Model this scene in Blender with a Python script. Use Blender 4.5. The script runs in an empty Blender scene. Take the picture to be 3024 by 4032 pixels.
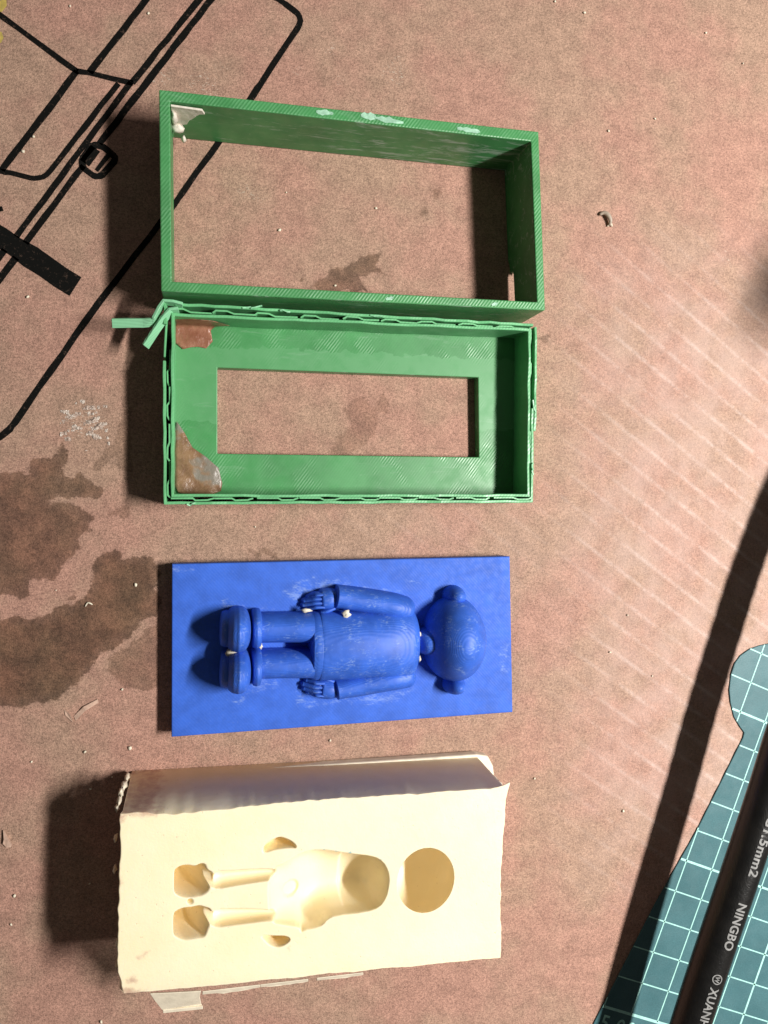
import bpy, bmesh, math, random
import numpy as np
from mathutils import Vector, Matrix, noise as mnoise
random.seed(7); rng = np.random.default_rng(7)

# 1 working unit = 1.07 cm (the cutting mat's grid is 1 cm); everything is scaled to metres
S = 0.0107
scene = bpy.context.scene
C = scene.collection

# ------------------------------------------------------------------ camera
CAMH = 20.0
R = np.array([[0.9736576, 0.0, 0.22801508],
              [-0.0027709, -0.99992616, 0.01183216],
              [0.22799824, -0.01215228, -0.9735857]])      # rows: right, down, forward
cd = bpy.data.cameras.new('camera'); cam = bpy.data.objects.new('camera', cd); C.objects.link(cam)
m = Matrix.Identity(4)
for i in range(3):
    m[i][0] = R[0][i]; m[i][1] = -R[1][i]; m[i][2] = -R[2][i]
m[2][3] = CAMH * S
cam.matrix_world = m
cd.sensor_fit = 'VERTICAL'; cd.sensor_height = 36.0; cd.sensor_width = 27.0
cd.lens = 36.0 * 3000 / 4032
cd.clip_start = 0.005; cd.clip_end = 50
scene.camera = cam

# ------------------------------------------------------------------ world, lamp, exposure
w = bpy.data.worlds.new('World'); scene.world = w; w.use_nodes = True
w.node_tree.nodes['Background'].inputs[0].default_value = (1.0, 0.93, 0.86, 1)
w.node_tree.nodes['Background'].inputs[1].default_value = 0.08

LAMP = (38.0, -2.0, 50.0)
ld = bpy.data.lights.new('bench_lamp', 'AREA'); ld.shape = 'RECTANGLE'
ld.size = 3.0 * S; ld.size_y = 20.0 * S; ld.energy = 9.2; ld.color = (1.0, 0.96, 0.91)
lamp = bpy.data.objects.new('bench_lamp', ld); C.objects.link(lamp)
lamp.location = Vector(LAMP) * S
zax = Vector((0, 0, 1))          # bar lamp over the bench, facing straight down
yax = Vector((.29, .957, 0)).normalized(); xax = yax.cross(zax).normalized(); yax = zax.cross(xax)
lm = Matrix((xax, yax, zax)).transposed().to_4x4(); lm.translation = Vector(LAMP) * S
lamp.matrix_world = lm

vs = scene.view_settings
vs.view_transform = 'Standard'; vs.look = 'None'; vs.exposure = 0.0; vs.gamma = 1.0
try: vs.use_curve_mapping = False
except Exception: pass
scene.render.engine = 'CYCLES'
scene.cycles.max_bounces = 12; scene.cycles.diffuse_bounces = 10

# ------------------------------------------------------------------ measuring helpers
def at(u, v, z=0.0):
    """point of the photographed place, at height z, measured from photo position (u, v)"""
    c = np.array([(u - 1512) / 3000., (v - 2016) / 3000., 1.]); d = R.T @ c
    t = (z - CAMH) / d[2]
    return Vector((t * d[0], t * d[1], z))
def zA(x, y): return (x * .7836, y * .7836)                       # enlargements of the photo used for measuring
def zB(x, y): return (x * .5878, 1600 + y * .5878)
def zT(x, y): return (400 + x * .5425, 1100 + y * .5425)
def zU(x, y): return (1300 + x * .5425, 1100 + y * .5425)
def zF(x, y): return (600 + x * .904, 2100 + y * .904)
def zM(x, y): return (400 + x * .5425, 3100 + y * .5425)
def zN(x, y): return (1200 + x * .5425, 2900 + y * .5425)
def zC(x, y): return (2200 + x / 1.356, 2400 + y / 1.356)

def sdf(px, py, poly):
    """signed distance to a polygon, negative inside (arrays px, py)"""
    poly = np.asarray(poly, float); n = len(poly)
    d = np.full(px.shape, 1e9); inside = np.zeros(px.shape, bool)
    for i in range(n):
        a = poly[i]; b = poly[(i + 1) % n]; e = b - a
        wx = px - a[0]; wy = py - a[1]
        t = np.clip((wx * e[0] + wy * e[1]) / max(e @ e, 1e-12), 0, 1)
        d = np.minimum(d, np.hypot(wx - t * e[0], wy - t * e[1]))
        cnd = ((a[1] > py) != (b[1] > py)) & (px < (b[0] - a[0]) * (py - a[1]) / ((b[1] - a[1]) or 1e-12) + a[0])
        inside ^= cnd
    return np.where(inside, -d, d)

# ------------------------------------------------------------------ object helpers
def link(o, parent=None):
    C.objects.link(o)
    if parent is not None: o.parent = parent
    return o
def tag(o, label=None, cat=None, group=None, kind=None):
    if label: o['label'] = label
    if cat: o['category'] = cat
    if group: o['group'] = group
    if kind: o['kind'] = kind
    return o
def empty(name, loc=(0, 0, 0)):
    o = bpy.data.objects.new(name, None); o.empty_display_size = 0.01
    o.location = Vector(loc) * S
    return link(o)
def mesh_obj(name, verts, faces, mat, parent=None, smooth=False, bevel=0, seg=2, angle=40):
    me = bpy.data.meshes.new(name)
    me.from_pydata([tuple(Vector(v) * S) for v in verts], [], faces)
    me.materials.append(mat)
    return finish(name, me, parent, smooth, bevel, seg, angle)
def finish(name, me, parent=None, smooth=False, bevel=0, seg=2, angle=40, recalc=True):
    bm = bmesh.new(); bm.from_mesh(me)
    if recalc: bmesh.ops.recalc_face_normals(bm, faces=bm.faces)
    if bevel:
        es = [e for e in bm.edges if len(e.link_faces) == 2 and e.calc_face_angle(0) > math.radians(angle)]
        bmesh.ops.bevel(bm, geom=es, offset=bevel * S, segments=seg, affect='EDGES', profile=.5, clamp_overlap=True)
    if smooth:
        for f in bm.faces: f.smooth = True
    bm.to_mesh(me); bm.free()
    o = bpy.data.objects.new(name, me); link(o)
    if parent is not None:
        o.parent = parent
        o.matrix_parent_inverse = Matrix.Translation(-parent_world(parent))
    return o
def parent_world(p):
    return p.location.copy() if p.type == 'EMPTY' else Vector((0, 0, 0))     # meshes are built in place
def prism(poly, z0, z1):
    """closed prism from a CCW outline; z0, z1 numbers or lists"""
    n = len(poly)
    a = [z0] * n if not hasattr(z0, '__len__') else z0
    b = [z1] * n if not hasattr(z1, '__len__') else z1
    v = [(poly[i][0], poly[i][1], a[i]) for i in range(n)] + [(poly[i][0], poly[i][1], b[i]) for i in range(n)]
    f = [list(range(n))[::-1], [n + i for i in range(n)]] + [[i, (i + 1) % n, n + (i + 1) % n, n + i] for i in range(n)]
    return v, f
def ribbon(pts, width, closed=False):
    """2-D polyline thickened to an outline (left side, then right side)"""
    pts = [Vector((p[0], p[1])) for p in pts]; n = len(pts); L = []; Rr = []
    for i in range(n):
        if closed: a, b = pts[i - 1], pts[(i + 1) % n]
        else: a, b = pts[max(i - 1, 0)], pts[min(i + 1, n - 1)]
        d = (b - a).normalized(); nrm = Vector((-d.y, d.x))
        k = 1.0
        if 0 < i < n - 1 or closed:
            d1 = (pts[i] - pts[i - 1]).normalized(); k = 1 / max(.45, abs(d1.dot(d)))
        ww = width[i] if hasattr(width, '__len__') else width
        L.append(pts[i] + nrm * ww / 2 * k); Rr.append(pts[i] - nrm * ww / 2 * k)
    return L, Rr
def strip_wall(pts, width, z0, z1, closed=False):
    """thin standing wall along a polyline"""
    L, Rr = ribbon(pts, width, closed); n = len(L); v = []; f = []
    a = [z0] * n if not hasattr(z0, '__len__') else z0
    b = [z1] * n if not hasattr(z1, '__len__') else z1
    for i in range(n):
        v += [(L[i].x, L[i].y, a[i]), (L[i].x, L[i].y, b[i]), (Rr[i].x, Rr[i].y, b[i]), (Rr[i].x, Rr[i].y, a[i])]
    for i in range(n if closed else n - 1):
        j = (i + 1) % n
        for k in range(4): f.append([4 * i + k, 4 * i + (k + 1) % 4, 4 * j + (k + 1) % 4, 4 * j + k])
    if not closed: f += [[3, 2, 1, 0], [4 * n - 4, 4 * n - 3, 4 * n - 2, 4 * n - 1]]
    return v, f
def grid_mesh(name, X, Y, Z, mat, attrs=None, extra=None):
    """X, Y, Z arrays (rows, cols) -> smooth grid mesh with float attributes"""
    r, c = X.shape
    co = np.stack([X, Y, Z], -1).reshape(-1, 3) * S
    idx = np.arange(r * c).reshape(r, c)
    q = np.stack([idx[:-1, :-1], idx[:-1, 1:], idx[1:, 1:], idx[1:, :-1]], -1).reshape(-1, 4)
    me = bpy.data.meshes.new(name)
    me.vertices.add(len(co)); me.vertices.foreach_set('co', co.ravel().astype(np.float32))
    me.loops.add(q.size); me.loops.foreach_set('vertex_index', q.ravel().astype(np.int32))
    me.polygons.add(len(q)); me.polygons.foreach_set('loop_start', np.arange(0, q.size, 4, dtype=np.int32))
    me.polygons.foreach_set('loop_total', np.full(len(q), 4, np.int32))
    me.polygons.foreach_set('use_smooth', np.ones(len(q), bool))
    me.update(calc_edges=True); me.validate()
    for k, a in (attrs or {}).items():
        at_ = me.attributes.new(k, 'FLOAT', 'POINT'); at_.data.foreach_set('value', a.ravel().astype(np.float32))
    me.materials.append(mat)
    return me

# ------------------------------------------------------------------ material helpers
class NT:
    def __init__(self, name):
        self.m = bpy.data.materials.new(name); self.m.use_nodes = True
        self.t = self.m.node_tree; self.b = self.t.nodes['Principled BSDF']
        g = self.t.nodes.new('ShaderNodeNewGeometry')
        mp = self.t.nodes.new('ShaderNodeVectorMath'); mp.operation = 'SCALE'; mp.inputs['Scale'].default_value = 1 / S
        self.t.links.new(g.outputs['Position'], mp.inputs[0]); self.P = mp.outputs[0]; self.geo = g
    def n(self, typ, **kw):
        x = self.t.nodes.new(typ)
        for k, v in kw.items(): setattr(x, k, v)
        return x
    def l(self, a, b): self.t.links.new(a, b)
    def set(self, sock, v):
        if isinstance(v, bpy.types.NodeSocket): self.l(v, sock)
        else: sock.default_value = v
    def math(self, op, a, b=0.0, c=None, clamp=False):
        x = self.n('ShaderNodeMath', operation=op, use_clamp=clamp)
        self.set(x.inputs[0], a); self.set(x.inputs[1], b)
        if c is not None: self.set(x.inputs[2], c)
        return x.outputs[0]
    def noise(self, scale, detail=3, rough=.55, vec=None, stretch=None, rot=0, dist=0):
        v = vec or self.P
        if stretch or rot:
            mp = self.n('ShaderNodeMapping'); mp.inputs['Rotation'].default_value = (0, 0, rot)
            mp.inputs['Scale'].default_value = stretch or (1, 1, 1); self.l(v, mp.inputs[0]); v = mp.outputs[0]
        x = self.n('ShaderNodeTexNoise'); self.l(v, x.inputs['Vector'])
        x.inputs['Scale'].default_value = scale; x.inputs['Detail'].default_value = detail
        x.inputs['Roughness'].default_value = rough; x.inputs['Distortion'].default_value = dist
        return x.outputs['Fac']
    def ramp(self, v, a, b, lo=0.0, hi=1.0):
        x = self.n('ShaderNodeMapRange', interpolation_type='SMOOTHSTEP')
        self.set(x.inputs[0], v); x.inputs[1].default_value = a; x.inputs[2].default_value = b
        x.inputs[3].default_value = lo; x.inputs[4].default_value = hi
        return x.outputs[0]
    def mix(self, f, a, b, mode='MIX'):
        x = self.n('ShaderNodeMix', data_type='RGBA', blend_type=mode)
        self.set(x.inputs[0], f)
        for s, v in ((x.inputs[6], a), (x.inputs[7], b)):
            if isinstance(v, bpy.types.NodeSocket): self.l(v, s)
            else: s.default_value = (*v, 1)
        return x.outputs[2]
    def gray(self, v):
        x = self.n('ShaderNodeCombineColor'); [self.l(v, x.inputs[i]) for i in range(3)]; return x.outputs[0]
    def bump(self, h, strength, dist, normal=None):
        x = self.n('ShaderNodeBump'); x.inputs['Strength'].default_value = strength; x.inputs['Distance'].default_value = dist * S
        self.l(h, x.inputs['Height'])
        if normal is not None: self.l(normal, x.inputs['Normal'])
        return x.outputs[0]
    def attr(self, name):
        x = self.n('ShaderNodeAttribute'); x.attribute_name = name; return x.outputs['Fac']
    def sep(self):
        x = self.n('ShaderNodeSeparateXYZ'); self.l(self.P, x.inputs[0]); return x.outputs
    def nz(self):
        x = self.n('ShaderNodeSeparateXYZ'); self.l(self.geo.outputs['True Normal'], x.inputs[0]); return x.outputs[2]
    def out(self, color, rough=.5, normal=None, spec=.5):
        self.set(self.b.inputs['Base Color'], color if isinstance(color, bpy.types.NodeSocket) else (*color, 1))
        self.set(self.b.inputs['Roughness'], rough); self.b.inputs['Specular IOR Level'].default_value = spec
        if normal is not None: self.l(normal, self.b.inputs['Normal'])
        return self.m

def plain(name, col, rough=.6, var=.1, scale=8, spec=.4, bump=0.0):
    k = NT(name); nn = k.noise(scale, 4)
    c = k.mix(1.0, col, k.gray(k.ramp(nn, .25, .75, 1 - var, 1 + var)), 'MULTIPLY')
    return k.out(c, rough, k.bump(nn, .5, bump) if bump else None, spec)

# cardboard -----------------------------------------------------------
def mat_cardboard():
    k = NT('kraft_cardboard')
    big = k.noise(.35, 4, .6); mid = k.noise(2.2, 4, .6)
    col = k.mix(k.ramp(big, .38, .62), (.395, .224, .171), (.368, .238, .173))
    col = k.mix(1.0, col, k.gray(k.ramp(mid, .2, .8, .84, 1.15)), 'MULTIPLY')
    f1 = k.noise(13, 4, .72); f2 = k.noise(30, 2, .6)
    fa = k.noise(11, 3, .65, stretch=(1, 4.5, 1), rot=.5, dist=1.2); fb = k.noise(11, 3, .65, stretch=(1, 4.5, 1), rot=-.9, dist=1.2)
    fib = k.math('ADD', k.math('MULTIPLY', f1, .5), k.math('ADD', k.math('MULTIPLY', fa, .3), k.math('MULTIPLY', fb, .3)))
    fib = k.math('ADD', fib, k.math('MULTIPLY', k.math('SUBTRACT', f2, .25), .5))
    col = k.mix(1.0, col, k.gray(k.ramp(fib, .45, .90, .58, 1.38)), 'MULTIPLY')
    # short pale fibres and dark specks
    pale = k.ramp(k.math('MAXIMUM', fa, fb), .70, .80)
    col = k.mix(k.math('MULTIPLY', pale, .45), col, (.62, .47, .36))
    spk = k.ramp(k.noise(9, 2, .5, vec=k.P), .745, .79)
    col = k.mix(k.math('MULTIPLY', spk, .65), col, (.10, .06, .04))
    # oil stains: the 'stain' attribute is a distance to the stain's edge
    edge = k.math('ADD', k.attr('stain'), k.math('MULTIPLY', k.math('SUBTRACT', k.noise(2.6, 5, .65), .5), .55))
    st = k.math('ADD', k.math('MULTIPLY', k.ramp(edge, .03, -.03), .72), k.math('MULTIPLY', k.ramp(edge, .14, -.30), .28))
    rim = k.math('MULTIPLY', st, k.ramp(edge, -.16, -.01))
    amt = k.attr('stain_depth')
    dark = k.mix(k.ramp(k.noise(1.1, 5, .7), .32, .68), (.17, .155, .12), (.42, .36, .28))
    col = k.mix(k.math('MULTIPLY', st, amt), col, k.mix(1.0, col, dark, 'MULTIPLY'))
    col = k.mix(k.math('MULTIPLY', k.math('MULTIPLY', rim, amt), .35), col, k.mix(1.0, col, (.62, .6, .58), 'MULTIPLY'))
    # flute crests rubbed pale
    wear = k.attr('wear')
    cr = k.math('MULTIPLY', k.attr('crest'), k.ramp(k.math('ADD', k.noise(.8, 5, .75), k.math('MULTIPLY', k.noise(9, 3), .55)), .58, 1.0))
    col = k.mix(k.math('MULTIPLY', wear, k.ramp(k.noise(1.0, 4), .30, .70, .12, .55)), col, (.53, .385, .335))
    col = k.mix(k.math('MULTIPLY', k.math('MULTIPLY', cr, wear), .55), col, (.68, .55, .50))
    # white scuffs of dried silicone
    sc = k.math('MULTIPLY', k.ramp(k.attr('scuff'), .12, -.15), k.ramp(k.noise(9, 4, .7, stretch=(1, 2.2, 1), rot=.8), .56, .66))
    col = k.mix(k.math('MULTIPLY', sc, .75), col, (.66, .6, .5))
    h = k.math('ADD', k.math('MULTIPLY', fib, 1.0), k.math('MULTIPLY', mid, .8))
    return k.out(col, .82, k.bump(h, .75, .045), .25)

# printed green plastic -------------------------------------------------
def mat_green(name, base=(.058, .245, .082), smear=True, raster=True, floor=False):
    k = NT(name); x, y, z = k.sep(); nz = k.nz()
    up = k.ramp(nz, .8, .95)
    ph = k.math('MULTIPLY', k.math('SUBTRACT', x, k.math('MULTIPLY', y, .75)), 2 * math.pi / .085)
    ph = k.math('ADD', ph, k.math('MULTIPLY', k.noise(3, 2), .8))
    ras = k.math('MULTIPLY', k.math('SINE', ph), up)
    lay = k.math('MULTIPLY', k.math('SINE', k.math('MULTIPLY', z, 2 * math.pi / .045)), k.math('SUBTRACT', 1.0, up))
    patch = k.noise(1.3, 4, .6)
    vis = k.ramp(patch, .48, .66, .06, 1.0) if floor else k.ramp(patch, .38, .62, .35, 1.0)
    col = k.mix(1.0, base, k.gray(k.ramp(k.noise(.9, 4), .25, .75, .86, 1.14)), 'MULTIPLY')
    if raster:
        line = k.math('MULTIPLY', k.ramp(ras, .55, 1.0), k.math('MULTIPLY', vis, k.ramp(k.noise(6, 2), .35, .6)))
        col = k.mix(k.math('MULTIPLY', line, .22), col, (.26, .56, .32))  # glossy sparkle of the raster lines painted in as a paler tint
    if floor:      # thin film of release oil round the opening
        qx = k.math('MAXIMUM', k.math('SUBTRACT', k.math('ABSOLUTE', k.math('SUBTRACT', x, 3.77)), 3.48), 0.0)
        qy = k.math('MAXIMUM', k.math('SUBTRACT', k.math('SUBTRACT', y, 2.33), 1.08), 0.0)
        dd = k.math('ADD', k.math('MAXIMUM', k.math('SUBTRACT', qy, .52), k.math('SUBTRACT', 2.0, y)), k.math('MULTIPLY', k.math('SUBTRACT', k.noise(3.2, 3), .5), .45))
        fm = k.ramp(dd, .015, -.015)
        col = k.mix(k.math('MULTIPLY', fm, .8), col, (.092, .295, .120))
        vis = k.math('MULTIPLY', vis, k.math('SUBTRACT', 1.0, k.math('MULTIPLY', fm, .85)))
    if smear:
        s1 = k.noise(1.3, 5, .72, stretch=(.5, 3.0, 3.4), dist=.9); s2 = k.noise(8, 4, .7, stretch=(.25, 2, 3))
        sm = k.math('MULTIPLY', k.math('MULTIPLY', k.ramp(k.math('ADD', s1, k.math('MULTIPLY', k.math('MULTIPLY', k.ramp(x, 1.0, 4.0), k.ramp(y, 8.4, 8.9)), .06)), .57, .66), k.ramp(s2, .38, .56)), k.math('SUBTRACT', 1.0, k.math('MULTIPLY', up, .85)))
        col = k.mix(k.math('MULTIPLY', sm, .55), col, (.50, .60, .53))
    h = k.math('ADD', k.math('MULTIPLY', ras, vis if raster else 0.2), k.math('MULTIPLY', lay, .6))
    rough = k.ramp(k.noise(2.5, 4), .3, .7, .34, .52)
    return k.out(col, rough, k.bump(h, .22 if floor else .30, .010), .45)

def mat_blue():
    k = NT('blue_printed_plastic'); x, y, z = k.sep(); nz = k.nz()
    up = k.ramp(nz, .985, .999)
    ring = k.math('SINE', k.math('MULTIPLY', k.math('ADD', z, k.math('MULTIPLY', k.noise(1.5, 2), .03)), 2 * math.pi / .032))
    ph = k.math('MULTIPLY', k.math('ADD', x, k.math('MULTIPLY', y, .9)), 2 * math.pi / .085)
    h = k.math('ADD', k.math('MULTIPLY', ring, k.math('SUBTRACT', 1.0, up)), k.math('MULTIPLY', k.math('SINE', ph), k.math('MULTIPLY', up, .5)))
    col = k.mix(1.0, (.034, .120, .56), k.gray(k.ramp(k.noise(1.8, 5, .65), .25, .75, .84, 1.16)), 'MULTIPLY')
    col = k.mix(k.ramp(k.noise(16, 3), .5, .8, 0, .12), col, (.16, .26, .62))
    # thin pale silicone film left round the figure
    e = k.math('ADD', k.attr('residue'), k.math('MULTIPLY', k.math('SUBTRACT', k.noise(4, 4, .7), .5), .7))
    film = k.math('MULTIPLY', k.ramp(e, .04, -.10), k.ramp(k.noise(7, 4, .7, stretch=(.6, 1.8, 1)), .42, .66))
    col = k.mix(k.math('MULTIPLY', film, .42), col, (.30, .42, .70))
    return k.out(col, k.ramp(k.noise(6, 3), .3, .7, .5, .62), k.bump(h, .22, .005), .25)

def mat_blue_fig():
    k = NT('blue_printed_figure'); x, y, z = k.sep()
    ring = k.math('SINE', k.math('MULTIPLY', k.math('ADD', z, k.math('MULTIPLY', k.noise(1.2, 3), .05)), 2 * math.pi / .034))
    col = k.mix(1.0, (.034, .120, .56), k.gray(k.ramp(k.noise(2.2, 5, .65), .25, .75, .82, 1.16)), 'MULTIPLY')
    sc = k.math('MULTIPLY', k.ramp(k.noise(2.6, 5, .7), .47, .64), k.ramp(k.noise(13, 3, .7, stretch=(.7, 1.6, 1)), .47, .63))
    col = k.mix(k.math('MULTIPLY', sc, .42), col, (.28, .41, .70))
    hh = k.math('ADD', ring, k.math('MULTIPLY', k.noise(9, 3), .8))
    return k.out(col, .5, k.bump(hh, .20, .007), .4)

def mat_silicone(name='cream_silicone', stain=True):
    k = NT(name)
    col = k.mix(k.ramp(k.noise(.7, 4), .3, .7), (.87, .76, .51), (.89, .79, .56))
    if stain:
        e = k.math('ADD', k.attr('dirt'), k.math('MULTIPLY', k.math('SUBTRACT', k.noise(5, 4, .7), .5), .35))
        col = k.mix(k.math('MULTIPLY', k.ramp(e, .08, -.12), .75), col, (.48, .27, .20))
        e = k.math('ADD', k.attr('speck'), k.math('MULTIPLY', k.math('SUBTRACT', k.noise(9, 3), .5), .08))
        col = k.mix(k.math('MULTIPLY', k.ramp(e, .02, -.03), .8), col, (.18, .42, .46))
    b = k.b
    b.subsurface_method = 'RANDOM_WALK'
    b.inputs['Subsurface Weight'].default_value = .15
    b.inputs['Subsurface Radius'].default_value = (1.0, .8, .5)
    b.inputs['Subsurface Scale'].default_value = .25 * S
    n1 = k.noise(2.2, 4); n2 = k.noise(18, 3)
    pit = k.ramp(k.noise(14, 1), .20, .27, 1, 0)
    sc_ = k.math('MULTIPLY', k.ramp(k.noise(2.4, 5, .75, stretch=(.5, 2.2, 1), rot=.4, dist=.8), .60, .72), k.noise(9, 3))
    col = k.mix(k.math('MULTIPLY', sc_, .45), col, (.66, .57, .44))
    col = k.mix(k.math('MULTIPLY', pit, .5), col, (.55, .44, .30))
    hgt = k.math('SUBTRACT', k.math('ADD', n1, k.math('MULTIPLY', n2, .25)), k.math('MULTIPLY', pit, .8))
    return k.out(col, k.ramp(k.noise(3, 4), .3, .7, .38, .55), k.bump(hgt, .35, .035), .4)

def mat_mat():
    k = NT('cutting_mat_vinyl')
    col = k.mix(k.ramp(k.noise(.9, 5, .6), .3, .7), (.050, .125, .140), (.062, .148, .165))
    col = k.mix(1.0, col, k.gray(k.ramp(k.noise(26, 3), .2, .8, .86, 1.14)), 'MULTIPLY')
    scr = k.ramp(k.noise(4, 4, .7, stretch=(.35, 3, 1), rot=.5), .70, .76)
    col = k.mix(k.math('MULTIPLY', scr, .35), col, (.26, .34, .37))
    return k.out(col, k.ramp(k.noise(3, 4), .3, .7, .32, .46), k.bump(k.noise(30, 3), .35, .01), .32)
def mat_cable():
    k = NT('black_rubber')
    wr = k.noise(11, 3, .6, stretch=(1, 1, 1), dist=1.0); w2 = k.noise(30, 2)
    h = k.math('ADD', wr, k.math('MULTIPLY', w2, .4))
    col = k.mix(k.ramp(k.noise(3, 4), .3, .7), (.005, .005, .005), (.009, .0085, .008))
    return k.out(col, .34, k.bump(h, .45, .018), .42)
def mat_print_black():
    k = NT('black_print')
    f = k.noise(16, 4, .7)
    chip = k.math('MULTIPLY', k.ramp(k.noise(8, 5, .75), .56, .68), .75)
    col = k.mix(k.math('MAXIMUM', chip, k.ramp(f, .60, .80, 0, .6)), (.006, .006, .0055), (.075, .05, .038))
    return k.out(col, .75, k.bump(f, .4, .02), .04)
def mat_tape(name, a, b, c=None):
    k = NT(name)
    col = k.mix(k.ramp(k.noise(2.2, 4, .6), .35, .65), a, b)
    if c: col = k.mix(k.ramp(k.noise(1.3, 3), .56, .66), col, c)
    return k.out(col, .34, k.bump(k.noise(6, 4), .6, .05), .5)

M = dict(card=mat_cardboard(), green=mat_green('green_printed_plastic'), green_floor=mat_green('green_floor_plastic', floor=True), green_wall=mat_green('green_thin_wall', (.125, .41, .18), smear=False, raster=False),
         green_pale=mat_green('green_stressed_plastic', (.22, .52, .30), smear=False, raster=False),
         blue=mat_blue(), fig=mat_blue_fig(), sil=mat_silicone(), sil_plain=plain('cream_silicone_skin', (.78, .70, .55), .5, .08, 4, bump=.03), mat=mat_mat(), cable=mat_cable(), ink=mat_print_black(),
         aqua=plain('aqua_print', (.36, .66, .60), .5, .12, 6), letter=plain('grey_lettering', (.24, .24, .235), .5, .25, 12),
         tape1=mat_tape('brown_tape_film', (.22, .085, .05), (.33, .15, .095)), tape2=mat_tape('brown_tape_clear', (.17, .09, .05), (.27, .155, .085), (.22, .19, .16)),
         putty=plain('white_silicone_scrap', (.70, .64, .56), .5, .12, 6, bump=.05), film=plain('pale_silicone_smear', (.30, .52, .38), .45, .2, 8, bump=.03),
         crumb=plain('cream_crumb', (.72, .66, .52), .6, .15, 10), yellow=plain('yellow_paint', (.42, .32, .08), .7, .2, 9),
         cardedge=plain('torn_paper', (.50, .34, .26), .85, .15, 9, bump=.03), shaving=plain('grey_brown_shaving', (.36, .29, .23), .45, .15, 8))
kk = NT('dried_clear_glue'); gn = kk.noise(7, 4, .7)
kk.b.inputs['Alpha'].default_value = 1.0
M['glue'] = kk.out(kk.mix(kk.ramp(gn, .4, .7), (.42, .31, .25), (.72, .65, .57)), .2, kk.bump(gn, 1.0, .12), .6)  # glints on the glue are put into its colour as pale patches

# ================================================================== the cardboard
STAINS = [  # (outline in photo position, depth)
 ([zB(*p) for p in [(-60,420),(100,450),(190,450),(230,350),(330,340),(400,310),(430,200),(450,330),(440,420),(400,480),(530,450),(640,510),(690,560),(680,610),(560,620),(400,612),(330,632),(470,652),(530,700),(660,740),(580,770),(610,830),(540,880),(520,980),(410,1080),(370,1150),(200,1180),(180,1290),(-60,1240)]], .80),
 ([zB(*p) for p in [(620,1050),(690,990),(820,950),(830,1010),(1010,1020),(1060,1100),(1060,1400),(940,1440),(880,1540),(740,1620),(640,1700),(560,1820),(400,1950),(200,2010),(-60,2000),(-60,1440),(120,1420),(300,1410),(400,1340),(520,1310),(620,1220)]], .88),
 ([zB(*p) for p in [(720,1690),(870,1600),(1000,1480),(1060,1450),(1060,1890),(950,1910),(830,1880),(740,1800)]], .55),
 ([zB(*p) for p in [(610,430),(640,370),(760,250),(830,20),(880,20),(880,430),(800,420),(770,330),(690,400)]], .38),
 ([zB(*p) for p in [(440,1300),(520,1230),(500,1300)]], .6),
 ([zB(*p) for p in [(740,720),(850,670),(890,740),(830,745)]], .45),
 ([(1190,1103),(1227,1128),(1292,1081),(1303,1060),(1368,1043),(1384,1029),(1445,993),(1496,999),(1487,1041),(1505,1078),(1457,1078),(1415,1096),(1445,1144),(1300,1150),(1250,1140)], .72),
 ([zU(*p) for p in [(90,1120),(150,1040),(100,940),(190,850),(270,870),(300,930),(380,850),(430,870),(420,960),(340,1000),(340,1130),(280,1180),(130,1280),(-30,1290),(-10,1240)]], .36),
 ([(2112,1332),(2165,1315),(2172,1330),(2140,1345)], .5),
 ([(2190,1372),(2310,1340),(2330,1352),(2240,1372)], .4),
 ([(985,2170),(1060,2155),(1090,2190),(1010,2200)], .5),
 ([(1700,750),(1735,742),(1752,765),(1715,790)], .45), ([(1650,825),(1680,815),(1690,838),(1660,845)], .45),
]
fx = np.arange(-6.2, 18.21, .05); fy = np.arange(-18.0, 17.01, .05)
gx = np.concatenate([[-11, -9, -7.5], fx, [20, 23, 26]]); gy = np.concatenate([[-24, -21, -19], fy, [18.5, 21, 24]])
X, Y = np.meshgrid(gx, gy)
stain = np.full(X.shape, 9.0); sdep = np.zeros(X.shape)
for poly, dep in STAINS:
    pw = [at(u, v).xy for u, v in poly]
    d = sdf(X, Y, pw); cl = d < stain; stain = np.minimum(stain, d); sdep = np.where(cl, dep, sdep)
scuff = np.full(X.shape, 9.0)
for (u, v), r_ in [((799, 345), .38), ((760, 352), .22), ((874, 270), .14), ((1550, 290), .28), ((1560, 250), .2), ((610, 296), .2), ((640, 300), .18), ((335, 1660), .42), ((1330, 310), .12), ((960, 745), .12), ((1000, 775), .12), ((1035, 800), .1), ((1170, 275), .14), ((1300, 190), .14), ((2860, 1010), .2)]:
    p = at(u, v); scuff = np.minimum(scuff, np.hypot(X - p.x, Y - p.y) - r_)
# corrugation flutes showing through on the right
pa, pb = at(2472, 1818), at(2653, 1963); dv = (pb - pa).normalized(); nx_, ny_ = -dv.y, dv.x
ph = (X * nx_ + Y * ny_ - (pa.x * nx_ + pa.y * ny_)) / .68
crest = np.clip(np.cos(ph * 2 * np.pi), -1, 1)
sm = lambda a, b, t: (lambda q: q * q * (3 - 2 * q))(np.clip((t - a) / (b - a), 0, 1))
wear = sm(8.5, 13.5, X) * sm(9.5, 4.0, Y) * sm(-13.5, -8.0, Y) + .22 * sm(2, 6, X) * sm(-3.0, -1.0, Y) * sm(2, -1, Y)
Z = .006 * crest * np.clip(wear, .08, 1)
cardboard = bpy.data.objects.new('cardboard_ground', grid_mesh('cardboard_ground', X, Y, Z - .010, M['card'],
    dict(stain=stain, stain_depth=sdep, scuff=scuff, crest=np.clip((crest - .80) / .2, 0, 1), wear=np.clip(wear, 0, 1))))
link(cardboard); tag(cardboard, 'brown kraft cardboard sheet with oil stains and black line print', kind='structure')

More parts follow.
